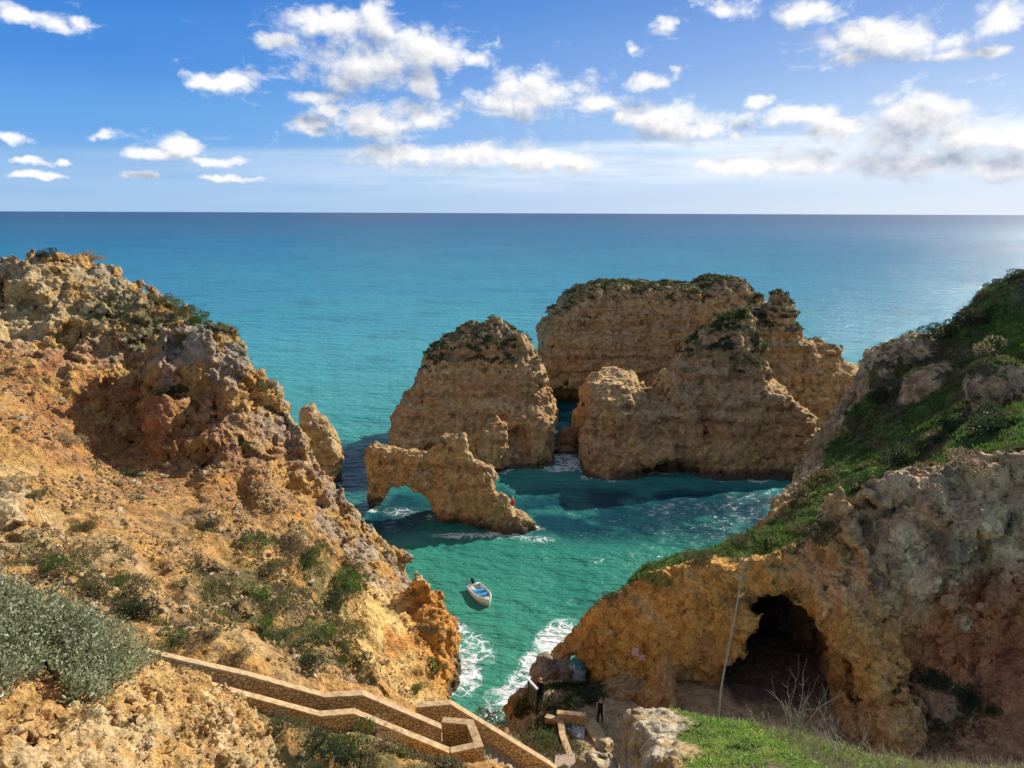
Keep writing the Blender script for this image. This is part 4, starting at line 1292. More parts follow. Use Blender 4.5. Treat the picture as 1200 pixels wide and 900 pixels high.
# ------------------------------------------------------------------ stairs and walls
def masonry(name):
    m = bpy.data.materials.new(name)
    m.use_nodes = True
    g = NT(m.node_tree)
    p = m.node_tree.nodes['Principled BSDF']
    geo = g.n('ShaderNodeNewGeometry')
    wn = g.noise(geo.outputs['Position'], 3.0, 3)
    ma = g.n('ShaderNodeVectorMath', operation='MULTIPLY_ADD'); ma.inputs[1].default_value = (.12, .12, .12)
    g.l(wn.outputs['Color'], ma.inputs[0]); g.l(geo.outputs['Position'], ma.inputs[2])
    mp = g.n('ShaderNodeMapping'); mp.inputs['Scale'].default_value = (1, 1, 1.5); g.l(ma.outputs[0], mp.inputs[0])
    v1 = g.n('ShaderNodeTexVoronoi', feature='DISTANCE_TO_EDGE'); v1.inputs['Scale'].default_value = 6.5; g.l(mp.outputs[0], v1.inputs['Vector'])
    v2 = g.n('ShaderNodeTexVoronoi'); v2.inputs['Scale'].default_value = 6.5; g.l(mp.outputs[0], v2.inputs['Vector'])
    sc = g.n('ShaderNodeSeparateColor'); g.l(v2.outputs['Color'], sc.inputs[0])
    st = g.mix(sc.outputs[0], (.66, .37, .12), (.76, .52, .24))
    st = g.mix(g.mapr(sc.outputs[1], .6, 1, 0, .6), st, (.50, .26, .09))
    fn_ = g.noise(geo.outputs['Position'], 22, 5, .6)
    st = g.mix(g.mapr(fn_.outputs['Fac'], .35, .7, 0, .4), st, (.30, .18, .08))
    mort = g.mapr(v1.outputs['Distance'], .02, .10, 1, 0)
    g.l(g.mix(g.math('MULTIPLY', mort, .75), st, (.20, .125, .06)), p.inputs['Base Color'])
    p.inputs['Roughness'].default_value = .93
    b = g.n('ShaderNodeBump'); b.inputs['Strength'].default_value = .8; b.inputs['Distance'].default_value = .06
    g.l(g.math('ADD', g.mapr(v1.outputs['Distance'], 0, .12), g.math('MULTIPLY', fn_.outputs['Fac'], .3)), b.inputs['Height']); g.l(b.outputs[0], p.inputs['Normal'])
    return m
M_MASON = masonry('rubble_masonry')
M_COPE = simple_mat('coping_render', (.48, .33, .18), .92, .1, .38, 5, 0, .4)
M_TREAD = simple_mat('stair_render', (.42, .32, .23), .92, .1, .22, 7, 0, .4)
M_GREYC = simple_mat('grey_concrete', (.40, .39, .37), .92, .1, .2, 7, 0, .4)

def wall_thing(label, line, height, thick, group, cope=.075, over=.015):
    """line: top of the coping, world points; a rubble wall with a rendered coping"""
    line = [np.asarray(p_, float) for p_ in line]
    base = line[0] - C(0, 0, height)
    root = empty('stone_wall', base)
    tag(root, label, 'wall', group, 'thing')
    def prism(bm, half, z0, z1):
        n = len(line)
        rows = []
        for i in range(n):
            a = line[max(i - 1, 0)]; b = line[min(i + 1, n - 1)]
            if 0 < i < n - 1:
                d1 = (line[i] - a)[:2]; d1 = d1 / np.linalg.norm(d1); d2 = (b - line[i])[:2]; d2 = d2 / np.linalg.norm(d2)
                t = d1 + d2; t /= np.linalg.norm(t)
                sc_ = 1 / max(.5, float(np.dot(t, d1)))
            else:
                t = (b - a)[:2]; t = t / np.linalg.norm(t); sc_ = 1
            nrm = np.array([-t[1], t[0]]) * half * sc_
            p0 = line[i] - base
            ext = t * (over if half > thick / 2 else 0) * (0 if 0 < i < n - 1 else (1 if i else -1))
            rows.append([bm.verts.new((p0[0] + s * nrm[0] + ext[0], p0[1] + s * nrm[1] + ext[1], p0[2] + z)) for s, z in ((-1, z0), (1, z0), (1, z1), (-1, z1))])
        for i in range(n - 1):
            for k in range(4):
                bm.faces.new([rows[i][k], rows[i][(k + 1) % 4], rows[i + 1][(k + 1) % 4], rows[i + 1][k]])
        bm.faces.new(rows[0][::-1]); bm.faces.new(rows[-1])
    link('stone_face', mesh_bm('stone_face', lambda bm: prism(bm, thick / 2, -height, -cope - .003)), M_MASON, root)
    link('coping', mesh_bm('coping', lambda bm: prism(bm, thick / 2 + over, -cope, 0), False, .015), M_COPE, root)
    return root
GW = 'stone walls along the staircase'
wall_thing('long rubble stone wall on the hill side of the upper stairs',
           [W(160, 757, z=19.5), W(190, 766, z=19.0), W(290, 789, z=17.55), W(380, 814, z=16.2), W(425, 811.5, z=16.0), W(517, 851, z=14.4)], 1.35, .26, GW)
wall_thing('low coped wall on the outer side of the upper stairs, above the herbs',
           [W(245, 800, z=18.0), W(278, 810, z=17.4), W(375, 836, z=16.05), W(415, 833, z=15.85), W(526, 879, z=14.15)], .85, .26, GW)
wall_thing('short L-shaped parapet with orange stone around the stair landing',
           [W(528, 879, z=14.15), W(561, 872, z=14.15), W(551, 846, z=14.2), W(519, 843, z=14.2)], 1.15, .26, GW)
wall_thing('stone wall with a cornered end, descending beside the lower stairs to the cove',
           [W(487, 826, z=14.1), W(528, 822.5, z=14.0), W(645, 894, z=11.3), W(680, 925, z=9.9)], 1.25, .26, GW)
wall_thing('low kerb wall edging the near side of the lower stairs',
           [W(583, 873, z=11.9), W(640, 905, z=10.4), W(664, 925, z=9.6)], .5, .2, GW)
# treads
def stair_thing(label, flights, width):
    root = empty('staircase', flights[0][0])
    tag(root, label, 'stairs', 'stairs down to the cove')
    b0 = flights[0][0]
    for a, b in flights:
        a = np.asarray(a, float); b = np.asarray(b, float)
        run = np.hypot(*(b - a)[:2]); drop = a[2] - b[2]
        n = max(1, int(round(drop / .17)))
        d = (b - a)[:2] / run
        rot = Matrix.Rotation(math.atan2(d[1], d[0]), 3, 'Z')
        def mk(bm, n=n, a=a, d=d, run=run, drop=drop, rot=rot):
            for i in range(n):
                c = a[:2] + d * run * (i + .5) / n
                zt = a[2] - drop * i / n
                bm_box(bm, (c[0] - b0[0], c[1] - b0[1], zt - .6 - b0[2]), (run / n - .002, width - .004 * (i % 2), 1.2), rot)
        link('flight' if drop > .3 else 'landing', mesh_bm('flight', mk), M_TREAD, root)
    return root
stair_thing('upper flight of narrow rendered stairs between two stone walls',
            [(C(-10.9, 19.9, 18.05), C(-6.25, 21.72, 15.25)), (C(-6.25, 21.72, 15.2), C(-5.05, 22.12, 15.1)), (C(-5.05, 22.12, 15.05), C(-2.5, 22.5, 13.35)), (C(-2.6, 22.75, 13.3), C(-1.4, 22.65, 13.28))], .66)
stair_thing('lower flight of stairs falling behind the long wall to the cove',
            [(C(-2.9, 24.0, 13.2), C(-2.1, 24.1, 13.1)), (C(-2.1, 24.1, 13.0), C(1.6, 24.2, 10.3)), (C(1.6, 24.2, 10.25), C(2.5, 29.5, 6.9)), (C(2.5, 29.5, 6.9), C(2.9, 34.0, 4.2))], 1.0)
# landing above the cove
wall_thing('small free-standing orange stone wall with pale coping, behind the landing', [W(653, 834, z=4.6), W(686, 837, z=4.6)], 1.2, .3, 'low walls on the cove landing')
wall_thing('pale kerb wall on the seaward side of the landing ramp', [W(640, 838, z=4.25), W(657, 844, z=4.25), W(659, 860, z=4.5), W(668, 885, z=4.9)], .7, .32, 'low walls on the cove landing')
wall_thing('inner of two parallel pale kerbs beside the sand', [W(687, 846, z=4.1), W(700, 868, z=4.1)], .5, .34, 'low walls on the cove landing')
wall_thing('outer of two parallel pale kerbs, at the edge of the sand', [W(693, 842, z=4.05), W(711, 872, z=4.05)], .5, .36, 'low walls on the cove landing')
rp = empty('landing_slab', W(672, 862, z=3.95))
tag(rp, 'grey concrete landing slab with a sandy ramp between the kerbs', 'slab', None, 'thing')
def mk_slab(bm, sl_):
    b0 = W(672, 862, z=3.95)
    for lst, z in (sl_,):
        top = [W(*q, z=z) - b0 for q in lst]
        vt = [bm.verts.new(q) for q in top]; vb = [bm.verts.new(q - C(0, 0, .4)) for q in top]
        bm.faces.new(vt); bm.faces.new(vb[::-1])
        for i in range(4):
            bm.faces.new([vt[i], vt[i - 1], vb[i - 1], vb[i]])
for sl_ in (([(661, 847), (686, 852), (684, 866), (663, 860)], 3.98), ([(668, 880), (690, 884), (692, 896), (671, 896)], 4.3)):
    link('slab', mesh_bm('slab', lambda bm: mk_slab(bm, sl_)), M_GREYC, rp)

# gate
M_BLACK = simple_mat('black_metal', (.018, .018, .02), .5, .4)
M_EDGE = simple_mat('pale_paint', (.7, .72, .74), .6, .3)
gp = W(624, 836, z=3.1)
gate = empty('metal_gate', gp, R(-62))
tag(gate, 'narrow black metal gate with a pale top edge at the cove landing', 'gate')
def mk_gate(bm):
    bm_box(bm, (0, 0, .95), (.95, .05, 1.55))
    for s in (-1, 1):
        bm_box(bm, (s * .51, 0, .95), (.06, .08, 1.9))
link('gate_panel', mesh_bm('gate_panel', mk_gate, False, .008), M_BLACK, gate)
link('top_edge', mesh_bm('top_edge', lambda bm: bm_box(bm, (0, 0, 1.96), (1.1, .12, .09), Matrix.Rotation(.0, 3, 'Y'))), M_EDGE, gate)
link('handle', mesh_bm('handle', lambda bm: bm_tube(bm, [(.38, -.09, .85), (.38, -.09, 1.05)], .018)), M_EDGE, gate)

# ------------------------------------------------------------------ people
def skin_figure(name, verts, edges, radii, mats, pick):
    me = bpy.data.meshes.new(name)
    me.from_pydata(verts, edges, [])
    o = bpy.data.objects.new(name, me)
    COL.objects.link(o)
    m = o.modifiers.new('skin', 'SKIN')
    m.use_smooth_shade = True
    for i, r in enumerate(radii):
        sv = me.skin_vertices[0].data[i]
        sv.radius = (r if isinstance(r, tuple) else (r, r))
        sv.use_root = (i == 0)
    s = o.modifiers.new('sub', 'SUBSURF'); s.levels = 2; s.render_levels = 2
    dg = bpy.context.evaluated_depsgraph_get(); dg.update()
    me2 = bpy.data.meshes.new_from_object(o.evaluated_get(dg))
    bpy.data.objects.remove(o)
    for mm in mats:
        me2.materials.append(mm)
    for p_ in me2.polygons:
        p_.material_index = pick(p_.center)
        p_.use_smooth = True
    return me2
M_SKIN = simple_mat('skin', (.50, .30, .20), .6, .3)
M_CLOTH = simple_mat('black_cloth', (.014, .014, .017), .9, .1)
M_SLEEVE = simple_mat('pale_grey_cloth', (.46, .44, .43), .9, .1)
M_HAIRD = simple_mat('dark_hair', (.020, .012, .008), .5, .4)
M_HAIRF = simple_mat('fair_hair', (.42, .28, .14), .5, .4)
M_SHOE = simple_mat('dark_shoes', (.03, .03, .035), .7, .3)

def person(label, loc, rz, stride, hair, sleeve):
    """facing -Y in its own space, 1.70 m tall"""
    s = stride
    V, E, Rr = [], [], []
    def v(x, y, z, r, p_=None):
        V.append((x, y, z)); Rr.append(r)
        if p_ is not None:
            E.append((p_, len(V) - 1))
        return len(V) - 1
    pel = v(0, 0, .93, (.145, .105))
    wst = v(0, -.005, 1.08, (.12, .09), pel)
    ch = v(0, -.01, 1.27, (.15, .105), wst)
    nk0 = v(0, .0, 1.42, (.075, .065), ch)
    nk = v(0, -.005, 1.48, (.05, .05), nk0)
    hd = v(0, -.02, 1.56, (.075, .085), nk)
    hd2 = v(0, -.012, 1.63, (.078, .09), hd)
    v(0, -.005, 1.68, (.045, .055), hd2)
    feet = []
    for sd_, sg in ((-1, 1), (1, -1)):
        hp = v(.085 * sd_, 0, .86, (.088, .092), pel)
        kn = v(.09 * sd_, -.16 * s * sg - .03 * s, .48, (.058, .062), hp)
        an = v(.09 * sd_, (-.26 if sg > 0 else .24) * s, .09 + (.05 * s if sg < 0 else 0), (.038, .042), kn)
        hl = v(.09 * sd_, an_y := V[an][1] + .03, V[an][2] - .045, (.038, .035), an)
        v(.10 * sd_, V[an][1] - .15, V[an][2] - .055 - (.03 * s if sg < 0 else 0), (.036, .024), hl)
    hands = []
    for sd_, sg in ((-1, -1), (1, 1)):
        sh = v(.165 * sd_, 0, 1.385, (.058, .06), nk0)
        el_ = v(.225 * sd_, -.06 * s * sg + .04, 1.12, (.042, .042), sh)
        wr = v(.235 * sd_, -.20 * s * sg - .05, .90, (.027, .03), el_)
        pm = v(.232 * sd_, V[wr][1] - .025, .83, (.034, .02), wr)
        for k in range(4):
            f1_ = v(.232 * sd_ + (.0), V[pm][1] + (k - 1.5) * .019, .785, (.0085, .0085), pm)
            v(.222 * sd_, V[f1_][1] - .006, .745 - (.006 if k in (0, 3) else -.004), (.0075, .0075), f1_)
        t1 = v(.222 * sd_, V[wr][1] - .062, .825, (.010, .010), pm)
        v(.215 * sd_, V[wr][1] - .075, .79, (.0085, .0085), t1)
    def pick(c):
        if c.z > 1.445 or (abs(c.x) > .18 and c.z < .885):
            return 0
        if abs(c.x) > .17 and c.z >= .885:
            return 1
        if c.z < .10 + .04 * s:
            return 3
        return 2
    me = skin_figure('body', V, E, Rr, [M_SKIN, sleeve, M_CLOTH, M_SHOE], pick)
    root = empty('person', loc, rz)
    tag(root, label, 'person')
    link('body', me, None, root)
    # hair: a cap over the skull, long at the back
    bm = bmesh.new()
    bmesh.ops.create_uvsphere(bm, u_segments=20, v_segments=14, radius=1.0)
    for q in bm.verts:
        x, y, z = q.co
        q.co = (x * .098, y * .112 + .022, 1.632 + z * .098)
        if y > .1 and z < .25:
            q.co.z -= hair[1] * min(1.0, (.25 - z))
            q.co.y -= .02 * (.25 - z)
    bmesh.ops.delete(bm, geom=[q for q in bm.verts if q.co.y < -.045 and q.co.z < 1.665], context='VERTS')
    mh = bpy.data.meshes.new('hair'); bm.to_mesh(mh); bm.free()
    mh.polygons.foreach_set('use_smooth', [True] * len(mh.polygons))
    link('hair', mh, hair[0], root)
    # face
    for sd_ in (-1, 1):
        link('eye', mesh_bm('eye', lambda bm: bmesh.ops.create_uvsphere(bm, u_segments=8, v_segments=6, radius=.011, matrix=Matrix.Translation((.03 * sd_, -.098, 1.595)))), M_HAIRD, root)
    link('nose', mesh_bm('nose', lambda bm: bmesh.ops.create_cone(bm, cap_ends=True, segments=8, radius1=.016, radius2=.006, depth=.045, matrix=Matrix.Translation((0, -.108, 1.57)) @ Matrix.Rotation(.25, 4, 'X')), True), M_SKIN, root)
    link('mouth', mesh_bm('mouth', lambda bm: bm_box(bm, (0, -.100, 1.528), (.042, .01, .010)), True), simple_mat('lips', (.35, .13, .11), .5), root)
    for sd_ in (-1, 1):
        link('ear', mesh_bm('ear', lambda bm: bmesh.ops.create_uvsphere(bm, u_segments=8, v_segments=6, radius=1, matrix=Matrix.Translation((.084 * sd_, -.005, 1.585)) @ Matrix.Diagonal((.012, .022, .034, 1))), True), M_SKIN, root)
    return root
h1 = hit(703, 849, (1, 2))
person('person in black with pale sleeves and dark hair walking on the sand', h1[0] + Vector((0, 0, .0)), R(-18), 1.0, (M_HAIRD, .22), M_SLEEVE)
q2 = W(633, 829, z=3.3)
d2_ = down(q2[0], q2[1], 9.0)
person('person in black with fair hair standing by the black gate', d2_[0] if d2_ else q2, R(150), .12, (M_HAIRF, .02), M_CLOTH)

# ------------------------------------------------------------------ boat
M_HULL = simple_mat('white_gelcoat', (.80, .80, .78), .35, .5, .05, 3)
M_DECK = simple_mat('grey_deck', (.45, .46, .46), .7, .3, .12, 6)
M_CUSH = simple_mat('blue_vinyl', (.02, .33, .72), .5, .4)
M_TAN = simple_mat('tan_canvas', (.55, .48, .36), .9, .1, .15, 12)
st_, bo_ = W(554, 684, z=.45), W(573.5, 705, z=.5)
bd = bo_ - st_
boat = empty('motor_boat', ((st_[0] + bo_[0]) / 2, (st_[1] + bo_[1]) / 2, .0), math.atan2(bd[1], bd[0]))
tag(boat, 'small white open motor boat with blue bench cushions on green water', 'boat')
BL = float(np.hypot(*bd[:2])) + .25
boat.scale = (.88, .88, .9)
def boat_sections(n=17):
    S = []
    for i in range(n):
        u = i / (n - 1)                      # 0 stern, 1 bow
        x = (u - .5) * BL
        hw = .82 * (1 - max(0, (u - .42) / .58) ** 2.4) ** .8 if u < .999 else .03
        hw = max(hw, .03) * (1 - .10 * max(0, .3 - u) / .3)
        sheer = .50 + .22 * u ** 2
        keel = -.18 + .30 * max(0, u - .75) ** 1.5 * 4
        S.append((x, hw, sheer, min(keel, sheer - .1)))
    return S
def mk_hull(bm):
    rows = []
    for x, hw, sh, ke in boat_sections():
        pr = [(hw, sh), (hw * .97, sh * .55 + ke * .45), (hw * .80, ke + .10), (0, ke), (-hw * .80, ke + .10), (-hw * .97, sh * .55 + ke * .45), (-hw, sh)]
        inn = [(-hw * .88, sh + .0), (-hw * .84, .16), (hw * .84, .16), (hw * .88, sh + .0)]
        rows.append([bm.verts.new((x + (.12 * (z - ke) if x > BL * .4 else 0), y, z)) for y, z in pr + inn])
    for a, b in zip(rows[:-1], rows[1:]):
        k = len(a)
        for i in range(k):
            bm.faces.new([a[i], a[(i + 1) % k], b[(i + 1) % k], b[i]])
    bm.faces.new(rows[0][::-1]); bm.faces.new(rows[-1])
link('hull', mesh_bm('hull', mk_hull, True), M_HULL, boat)
def mk_gun(bm):
    for s in (-1, 1):
        bm_tube(bm, [(x + (.12 * (sh + .18) if x > BL * .4 else 0), s * hw * .94, sh + .02) for x, hw, sh, ke in boat_sections()], .055)
    bm_box(bm, (-BL / 2 + .04, 0, .42), (.08, 1.3, .32))
link('gunwale', mesh_bm('gunwale', mk_gun, True), M_HULL, boat)
link('floor', mesh_bm('floor', lambda bm: bm_box(bm, (-BL * .08, 0, .175), (BL * .70, 1.18, .02))), M_DECK, boat)
for k in range(2):
    x = -.55 + k * .85
    bn = link('bench', mesh_bm('bench', lambda bm: bm_box(bm, (x, 0, .30), (.42, 1.34, .24)), False, .02), M_DECK, boat)
    link('cushion', mesh_bm('cushion', lambda bm: bm_box(bm, (x, .06, .462), (.40, 1.12, .08)), False, .025), M_CUSH, bn)
def mk_bow(bm):
    sec = [s_ for s_ in boat_sections() if s_[0] > BL * .27]
    t = [bm.verts.new((x, hw * .86, sh - .03)) for x, hw, sh, ke in sec]; b = [bm.verts.new((x, -hw * .86, sh - .03)) for x, hw, sh, ke in sec]
    for i in range(len(sec) - 1):
        bm.faces.new([t[i], t[i + 1], b[i + 1], b[i]])
    r_ = bmesh.ops.extrude_face_region(bm, geom=list(bm.faces))
    for q in r_['geom']:
        if isinstance(q, bmesh.types.BMVert):
            q.co.z -= .05
link('bow_deck', mesh_bm('bow_deck', mk_bow), M_TAN, boat)
link('hatch', mesh_bm('hatch', lambda bm: bm_box(bm, (BL * .345, 0, .615), (.34, .4, .05), Matrix.Rotation(-.08, 3, 'Y')), False, .02), M_DECK, boat)
def mk_mot(bm):
    bm_box(bm, (-BL / 2 - .16, 0, .86), (.42, .32, .40), Matrix.Rotation(.12, 3, 'Y'))
mo = link('outboard_motor', mesh_bm('outboard_motor', mk_mot, True, .09), M_BLACK, boat)
link('motor_leg', mesh_bm('motor_leg', lambda bm: (bm_box(bm, (-BL / 2 - .18, 0, .30), (.18, .14, .86)), bm_box(bm, (-BL / 2 - .03, 0, .52), (.16, .24, .3))), False, .03), M_BLACK, mo)
link('tiller', mesh_bm('tiller', lambda bm: bm_tube(bm, [(-BL / 2 + .05, .02, .80), (-BL / 2 + .55, .10, .78)], .03), True), M_BLACK, mo)
link('fuel_tank', mesh_bm('fuel_tank', lambda bm: bm_box(bm, (-BL / 2 + .42, -.36, .32), (.36, .42, .26)), True, .05), M_HULL, boat)

# far sails on the horizon
def sail(px, dist, h):
    d = ray(px, 250)
    a = math.atan2(d[0], d[1])
    root = empty('sailing_boat', (math.sin(a) * dist, math.cos(a) * dist, 0), .6)
    def mk(bm):
        vs = [bm.verts.new(q) for q in ((-.28 * h, -.02 * h, .09 * h), (.30 * h, -.02 * h, .09 * h), (0, -.02 * h, h), (-.28 * h, .02 * h, .09 * h), (.30 * h, .02 * h, .09 * h), (0, .02 * h, h))]
        for f_ in ((0, 1, 2), (5, 4, 3), (0, 3, 4, 1), (1, 4, 5, 2), (2, 5, 3, 0)):
            bm.faces.new([vs[i] for i in f_])
    link('sails', mesh_bm('sails', mk), M_EDGE, root)
    link('hull', mesh_bm('hull', lambda bm: bm_box(bm, (0, 0, .03 * h), (.8 * h, .2 * h, .08 * h)), False, .01 * h), M_HULL, root)
    return root
for px, dist, h, lab in [(72, 5200, 15, 'tiny white sailing boat far out above the headland crest'), (471, 6000, 15, 'tiny white sailing boat on the horizon above the rock arch'), (671, 7500, 17, 'tiny dark-hulled boat on the horizon above the broad stack')]:
    tag(sail(px, dist, h), lab, 'sailing boat', 'sails on the horizon')

# red marker by the arch
M_RED = simple_mat('red_paint', (.72, .03, .03), .6, .3)
M_PALEY = simple_mat('pale_yellow_paint', (.75, .62, .35), .7, .3)
mp_ = None
for px in range(586, 626):            # the outermost ledge at that height
    h_ = hit(px, 592)
    if h_ is None or h_[2] > 95:
        break
    mp_ = h_
mk0 = mp_[0] if mp_ else Vector(W(588, 588, y=73))
mark = empty('marker_post', mk0)
tag(mark, 'small red marker with a pale tip on the foot of the arch', 'marker')
link('red_body', mesh_bm('red_body', lambda bm: bmesh.ops.create_cone(bm, cap_ends=True, segments=14, radius1=.22, radius2=.12, depth=.62, matrix=Matrix.Translation((0, 0, .36))), True, .03), M_RED, mark)
link('tip', mesh_bm('tip', lambda bm: bmesh.ops.create_cone(bm, cap_ends=True, segments=12, radius1=.11, radius2=.03, depth=.36, matrix=Matrix.Translation((0, 0, .85))), True), M_PALEY, mark)
link('foot', mesh_bm('foot', lambda bm: bmesh.ops.create_cone(bm, cap_ends=True, segments=12, radius1=.14, radius2=.10, depth=.5, matrix=Matrix.Translation((0, 0, -.15)))), M_GREYC, mark)

# warning plates on the cliff
M_PLATE = simple_mat('pale_pink_plate', (.72, .50, .44), .6, .3)
for px, py, sx_, sz_, lab in [(745, 762, .42, .55, 'upper pale pink sign plate fixed to the orange cliff'), (751.5, 769, .38, .34, 'lower pale pink sign plate fixed to the orange cliff')]:
    hh_ = hit(px, py)
    nrm = (hh_[1] if hh_[1].dot(CAMV - hh_[0]) > 0 else -hh_[1])
    nrm = Vector((nrm.x * .4, -1, .15)).normalized()
    root = empty('sign', hh_[0])
    root.rotation_euler = nrm.to_track_quat('Z', 'Y').to_euler()
    tag(root, lab, 'sign', 'sign plates on the cliff')
    link('plate', mesh_bm('plate', lambda bm: bm_box(bm, (0, 0, .22), (sx_, sz_, .03)), False, .008), M_PLATE, root)
    link('bracket', mesh_bm('bracket', lambda bm: bm_box(bm, (0, 0, -.05), (.06, .06, .5))), M_BLACK, root)

# ------------------------------------------------------------------ boulders
def boulder(label, loc, rad, seed, col, group=None, wet=0.0, mat=None, cat='boulder', amp=.28, taper=0.0):
    bm = bmesh.new()
    bmesh.ops.create_icosphere(bm, subdivisions=5, radius=1.0)
    V = np.array([v_.co[:] for v_ in bm.verts])
    rad = np.asarray(rad, float)
    Pw = V * rad
    s = float(rad.min())
    tl, lf, cr_ = facets(Pw + 50 + seed, s * 1.1, seed)
    t2, l2, c2 = facets(Pw + 50, s * .45, seed + 1)
    d = amp * s * (1.1 * tl + .5 * lf + .45 * t2 + .2 * l2 - .15 * (1 - sstep(cr_, 0, .15)) + .5 * fbm(Pw, s * 1.4, 3, seed))
    Pw = Pw + V * d[:, None]
    if taper:
        k_ = 1 - taper * np.clip((Pw[:, 2] / rad[2] + .6) / 1.6, 0, 1)
        Pw[:, 0] = Pw[:, 0] * k_ + .25 * rad[0] * (1 - k_); Pw[:, 1] *= k_
    F_ = np.array([[v_.index for v_ in f_.verts] for f_ in bm.faces])
    bm.free()
    me = mesh_np('boulder', Pw, F_)
    n2 = fbm(Pw + seed, s * .9, 3, seed + 5)
    c = lerp(np.tile(np.asarray(col, float), (len(Pw), 1)), np.asarray(col) * C(.6, .5, .42), sstep(n2, -.1, .4) * .7)
    if wet:
        c = lerp(c, DARK, sstep(-(Pw[:, 2] + loc[2]) + .15 * n2, -wet, -wet * .3) * .9)
    set_col(me, 'albedo', c)
    o = link('boulder', me, mat or M_FORE)
    o.location = loc
    tag(o, label, cat, group)
    return o
def bw(px, py, z):
    return Vector(W(px, py, z=z))
boulder('tan boulder standing in the dark channel between two stacks', bw(664, 517, .9), (1.3, 1.2, 2.0), 31, (.50, .29, .13), None, .7)
boulder('low wet rock awash in foam in front of the channel boulder', bw(661, 528, .1), (1.5, 1.1, .75), 32, (.38, .25, .14), None, .5)
boulder('dark wet rock at the foot of the golden cliff, in foam', bw(526, 777, .3), (.75, .85, .85), 33, (.07, .055, .045))
boulder('grey pointed boulder on the shore behind the fair-haired person', bw(640, 792, 2.4), (1.0, .9, 1.5), 34, (.33, .26, .20))
boulder('long brown boulder leaning against the foamy pool', bw(655, 797, 1.9), (.9, .9, 1.5), 35, (.34, .25, .17))
boulder('tilted slab of pale rock between gate and pool', bw(648, 808, 2.6), (1.1, .7, .45), 36, (.44, .33, .2))
boulder('rounded brown rock below the gate at the water edge', bw(613, 826, 1.4), (.9, .9, 1.0), 37, (.34, .20, .10), None, .5)
boulder('orange rock at the sea edge below the landing', bw(604, 838, .9), (.8, .8, .8), 38, (.42, .22, .08), None, .5)
boulder('small reddish rock beside the person in black at the gate', bw(657, 822, 3.4), (.55, .5, .5), 39, (.30, .17, .09))
sp_ = hit(772, 832, (1, 2))
boulder('tall brown rock spike rising from the sand by the cliff', Vector((sp_[0].x, sp_[0].y + .5, sp_[0].z + 1.1)), (1.35, 1.0, 2.3), 40, (.50, .30, .12), None, 0, None, 'rock spike', .3, .75)
boulder('low sandy rock hump beside the rock spike', bw(735, 808, 3.9), (1.6, 1.0, .6), 41, (.42, .27, .14))
boulder('pale rounded boulder at the left picture edge above the bush', Vector(W(2, 603, y=30)), (.95, .9, .95), 42, (.62, .47, .26))
boulder('pale block caught in the red scoop of the right cliff', Vector(W(1128, 730, y=34.2)), (.42, .36, .42), 43, (.50, .33, .19))

# loose stones on the dirt slope and below it: too many to count
rng = np.random.default_rng(5)
def scatter_points(oi, n, accept):
    o, V, Q, N = TERRAIN[oi]
    vis = np.abs(V[:, 0]) < .72 * V[:, 1] + 1
    ids = np.nonzero(vis)[0]
    p_ = accept(V[ids], N[ids])
    p_ = np.clip(p_, 0, None)
    k = rng.choice(len(ids), size=n, replace=True, p=p_ / p_.sum())
    i = ids[k]
    return V[i] + rng.normal(size=(n, 3)) * .04, N[i]
def stone_mesh(name, P, S, cols, mat):
    base = bmesh.new(); bmesh.ops.create_icosphere(base, subdivisions=1, radius=1.0)
    bv = np.array([v_.co[:] for v_ in base.verts]); bf = np.array([[v_.index for v_ in f_.verts] for f_ in base.faces]); base.free()
    n = len(P)
    sh = bv[None] * (1 + .35 * rng.normal(size=(n, len(bv), 1)).clip(-1.5, 1.5) * .6)
    sh = sh * (S[:, None, None] * rng.uniform(.6, 1.3, size=(n, 1, 3)))
    an = rng.uniform(0, 6.28, n); ca, sa_ = np.cos(an)[:, None], np.sin(an)[:, None]
    x = sh[:, :, 0] * ca - sh[:, :, 1] * sa_; y = sh[:, :, 0] * sa_ + sh[:, :, 1] * ca
    V = np.stack([x, y, sh[:, :, 2] * .8], 2) + P[:, None, :]
    Fq = (bf[None] + (np.arange(n) * len(bv))[:, None, None]).reshape(-1, 3)
    me = mesh_np(name, V.reshape(-1, 3), Fq, False)
    set_col(me, 'albedo', np.repeat(cols, len(bv), 0))
    return link(name, me, mat)
IDX = {'left': 0, 'right': 1, 'cove': 2, 'knl': len(TERRAIN) - 2, 'knr': len(TERRAIN) - 1}
def acc_slope(V, N):
    n_ = fbm(V, 3.5, 3, 901)
    return (1 - left_rockiness(V)) * sstep(V[:, 1], 16, 26) * sstep(-V[:, 1], -52, -46) * sstep(N[:, 2], .3, .6) * sstep(n_, -.25, .35) * (calm(V) > .6)
P_, N_ = scatter_points(IDX['left'], 15000, acc_slope)
S_ = .035 + .06 * rng.pareto(3.2, len(P_)).clip(0, 4)
cl = lerp(np.tile(C(.40, .27, .13), (len(P_), 1)), C(.27, .165, .09), rng.uniform(0, 1, len(P_)))
cl = lerp(cl, C(.52, .40, .24), (rng.uniform(0, 1, len(P_)) > .8) * .9)
tag(stone_mesh('rubble', P_, S_, cl, M_FORE), 'loose brown stones strewn over the dirt slope', 'rubble', kind='stuff')
P_, N_ = scatter_points(IDX['knl'], 5200, lambda V, N: sstep(N[:, 2], .2, .6) * sstep(V[:, 1], 4, 6) * sstep(fbm(V, .8, 2, 905), -.3, .3))
S_ = .012 + .022 * rng.pareto(3.0, len(P_)).clip(0, 4)
cl = lerp(np.tile(C(.60, .44, .22), (len(P_), 1)), C(.44, .27, .11), rng.uniform(0, 1, len(P_)))
tag(stone_mesh('gravel', P_, S_, cl, M_FORE), 'pale crumbs of rock on the near knoll', 'gravel', kind='stuff')

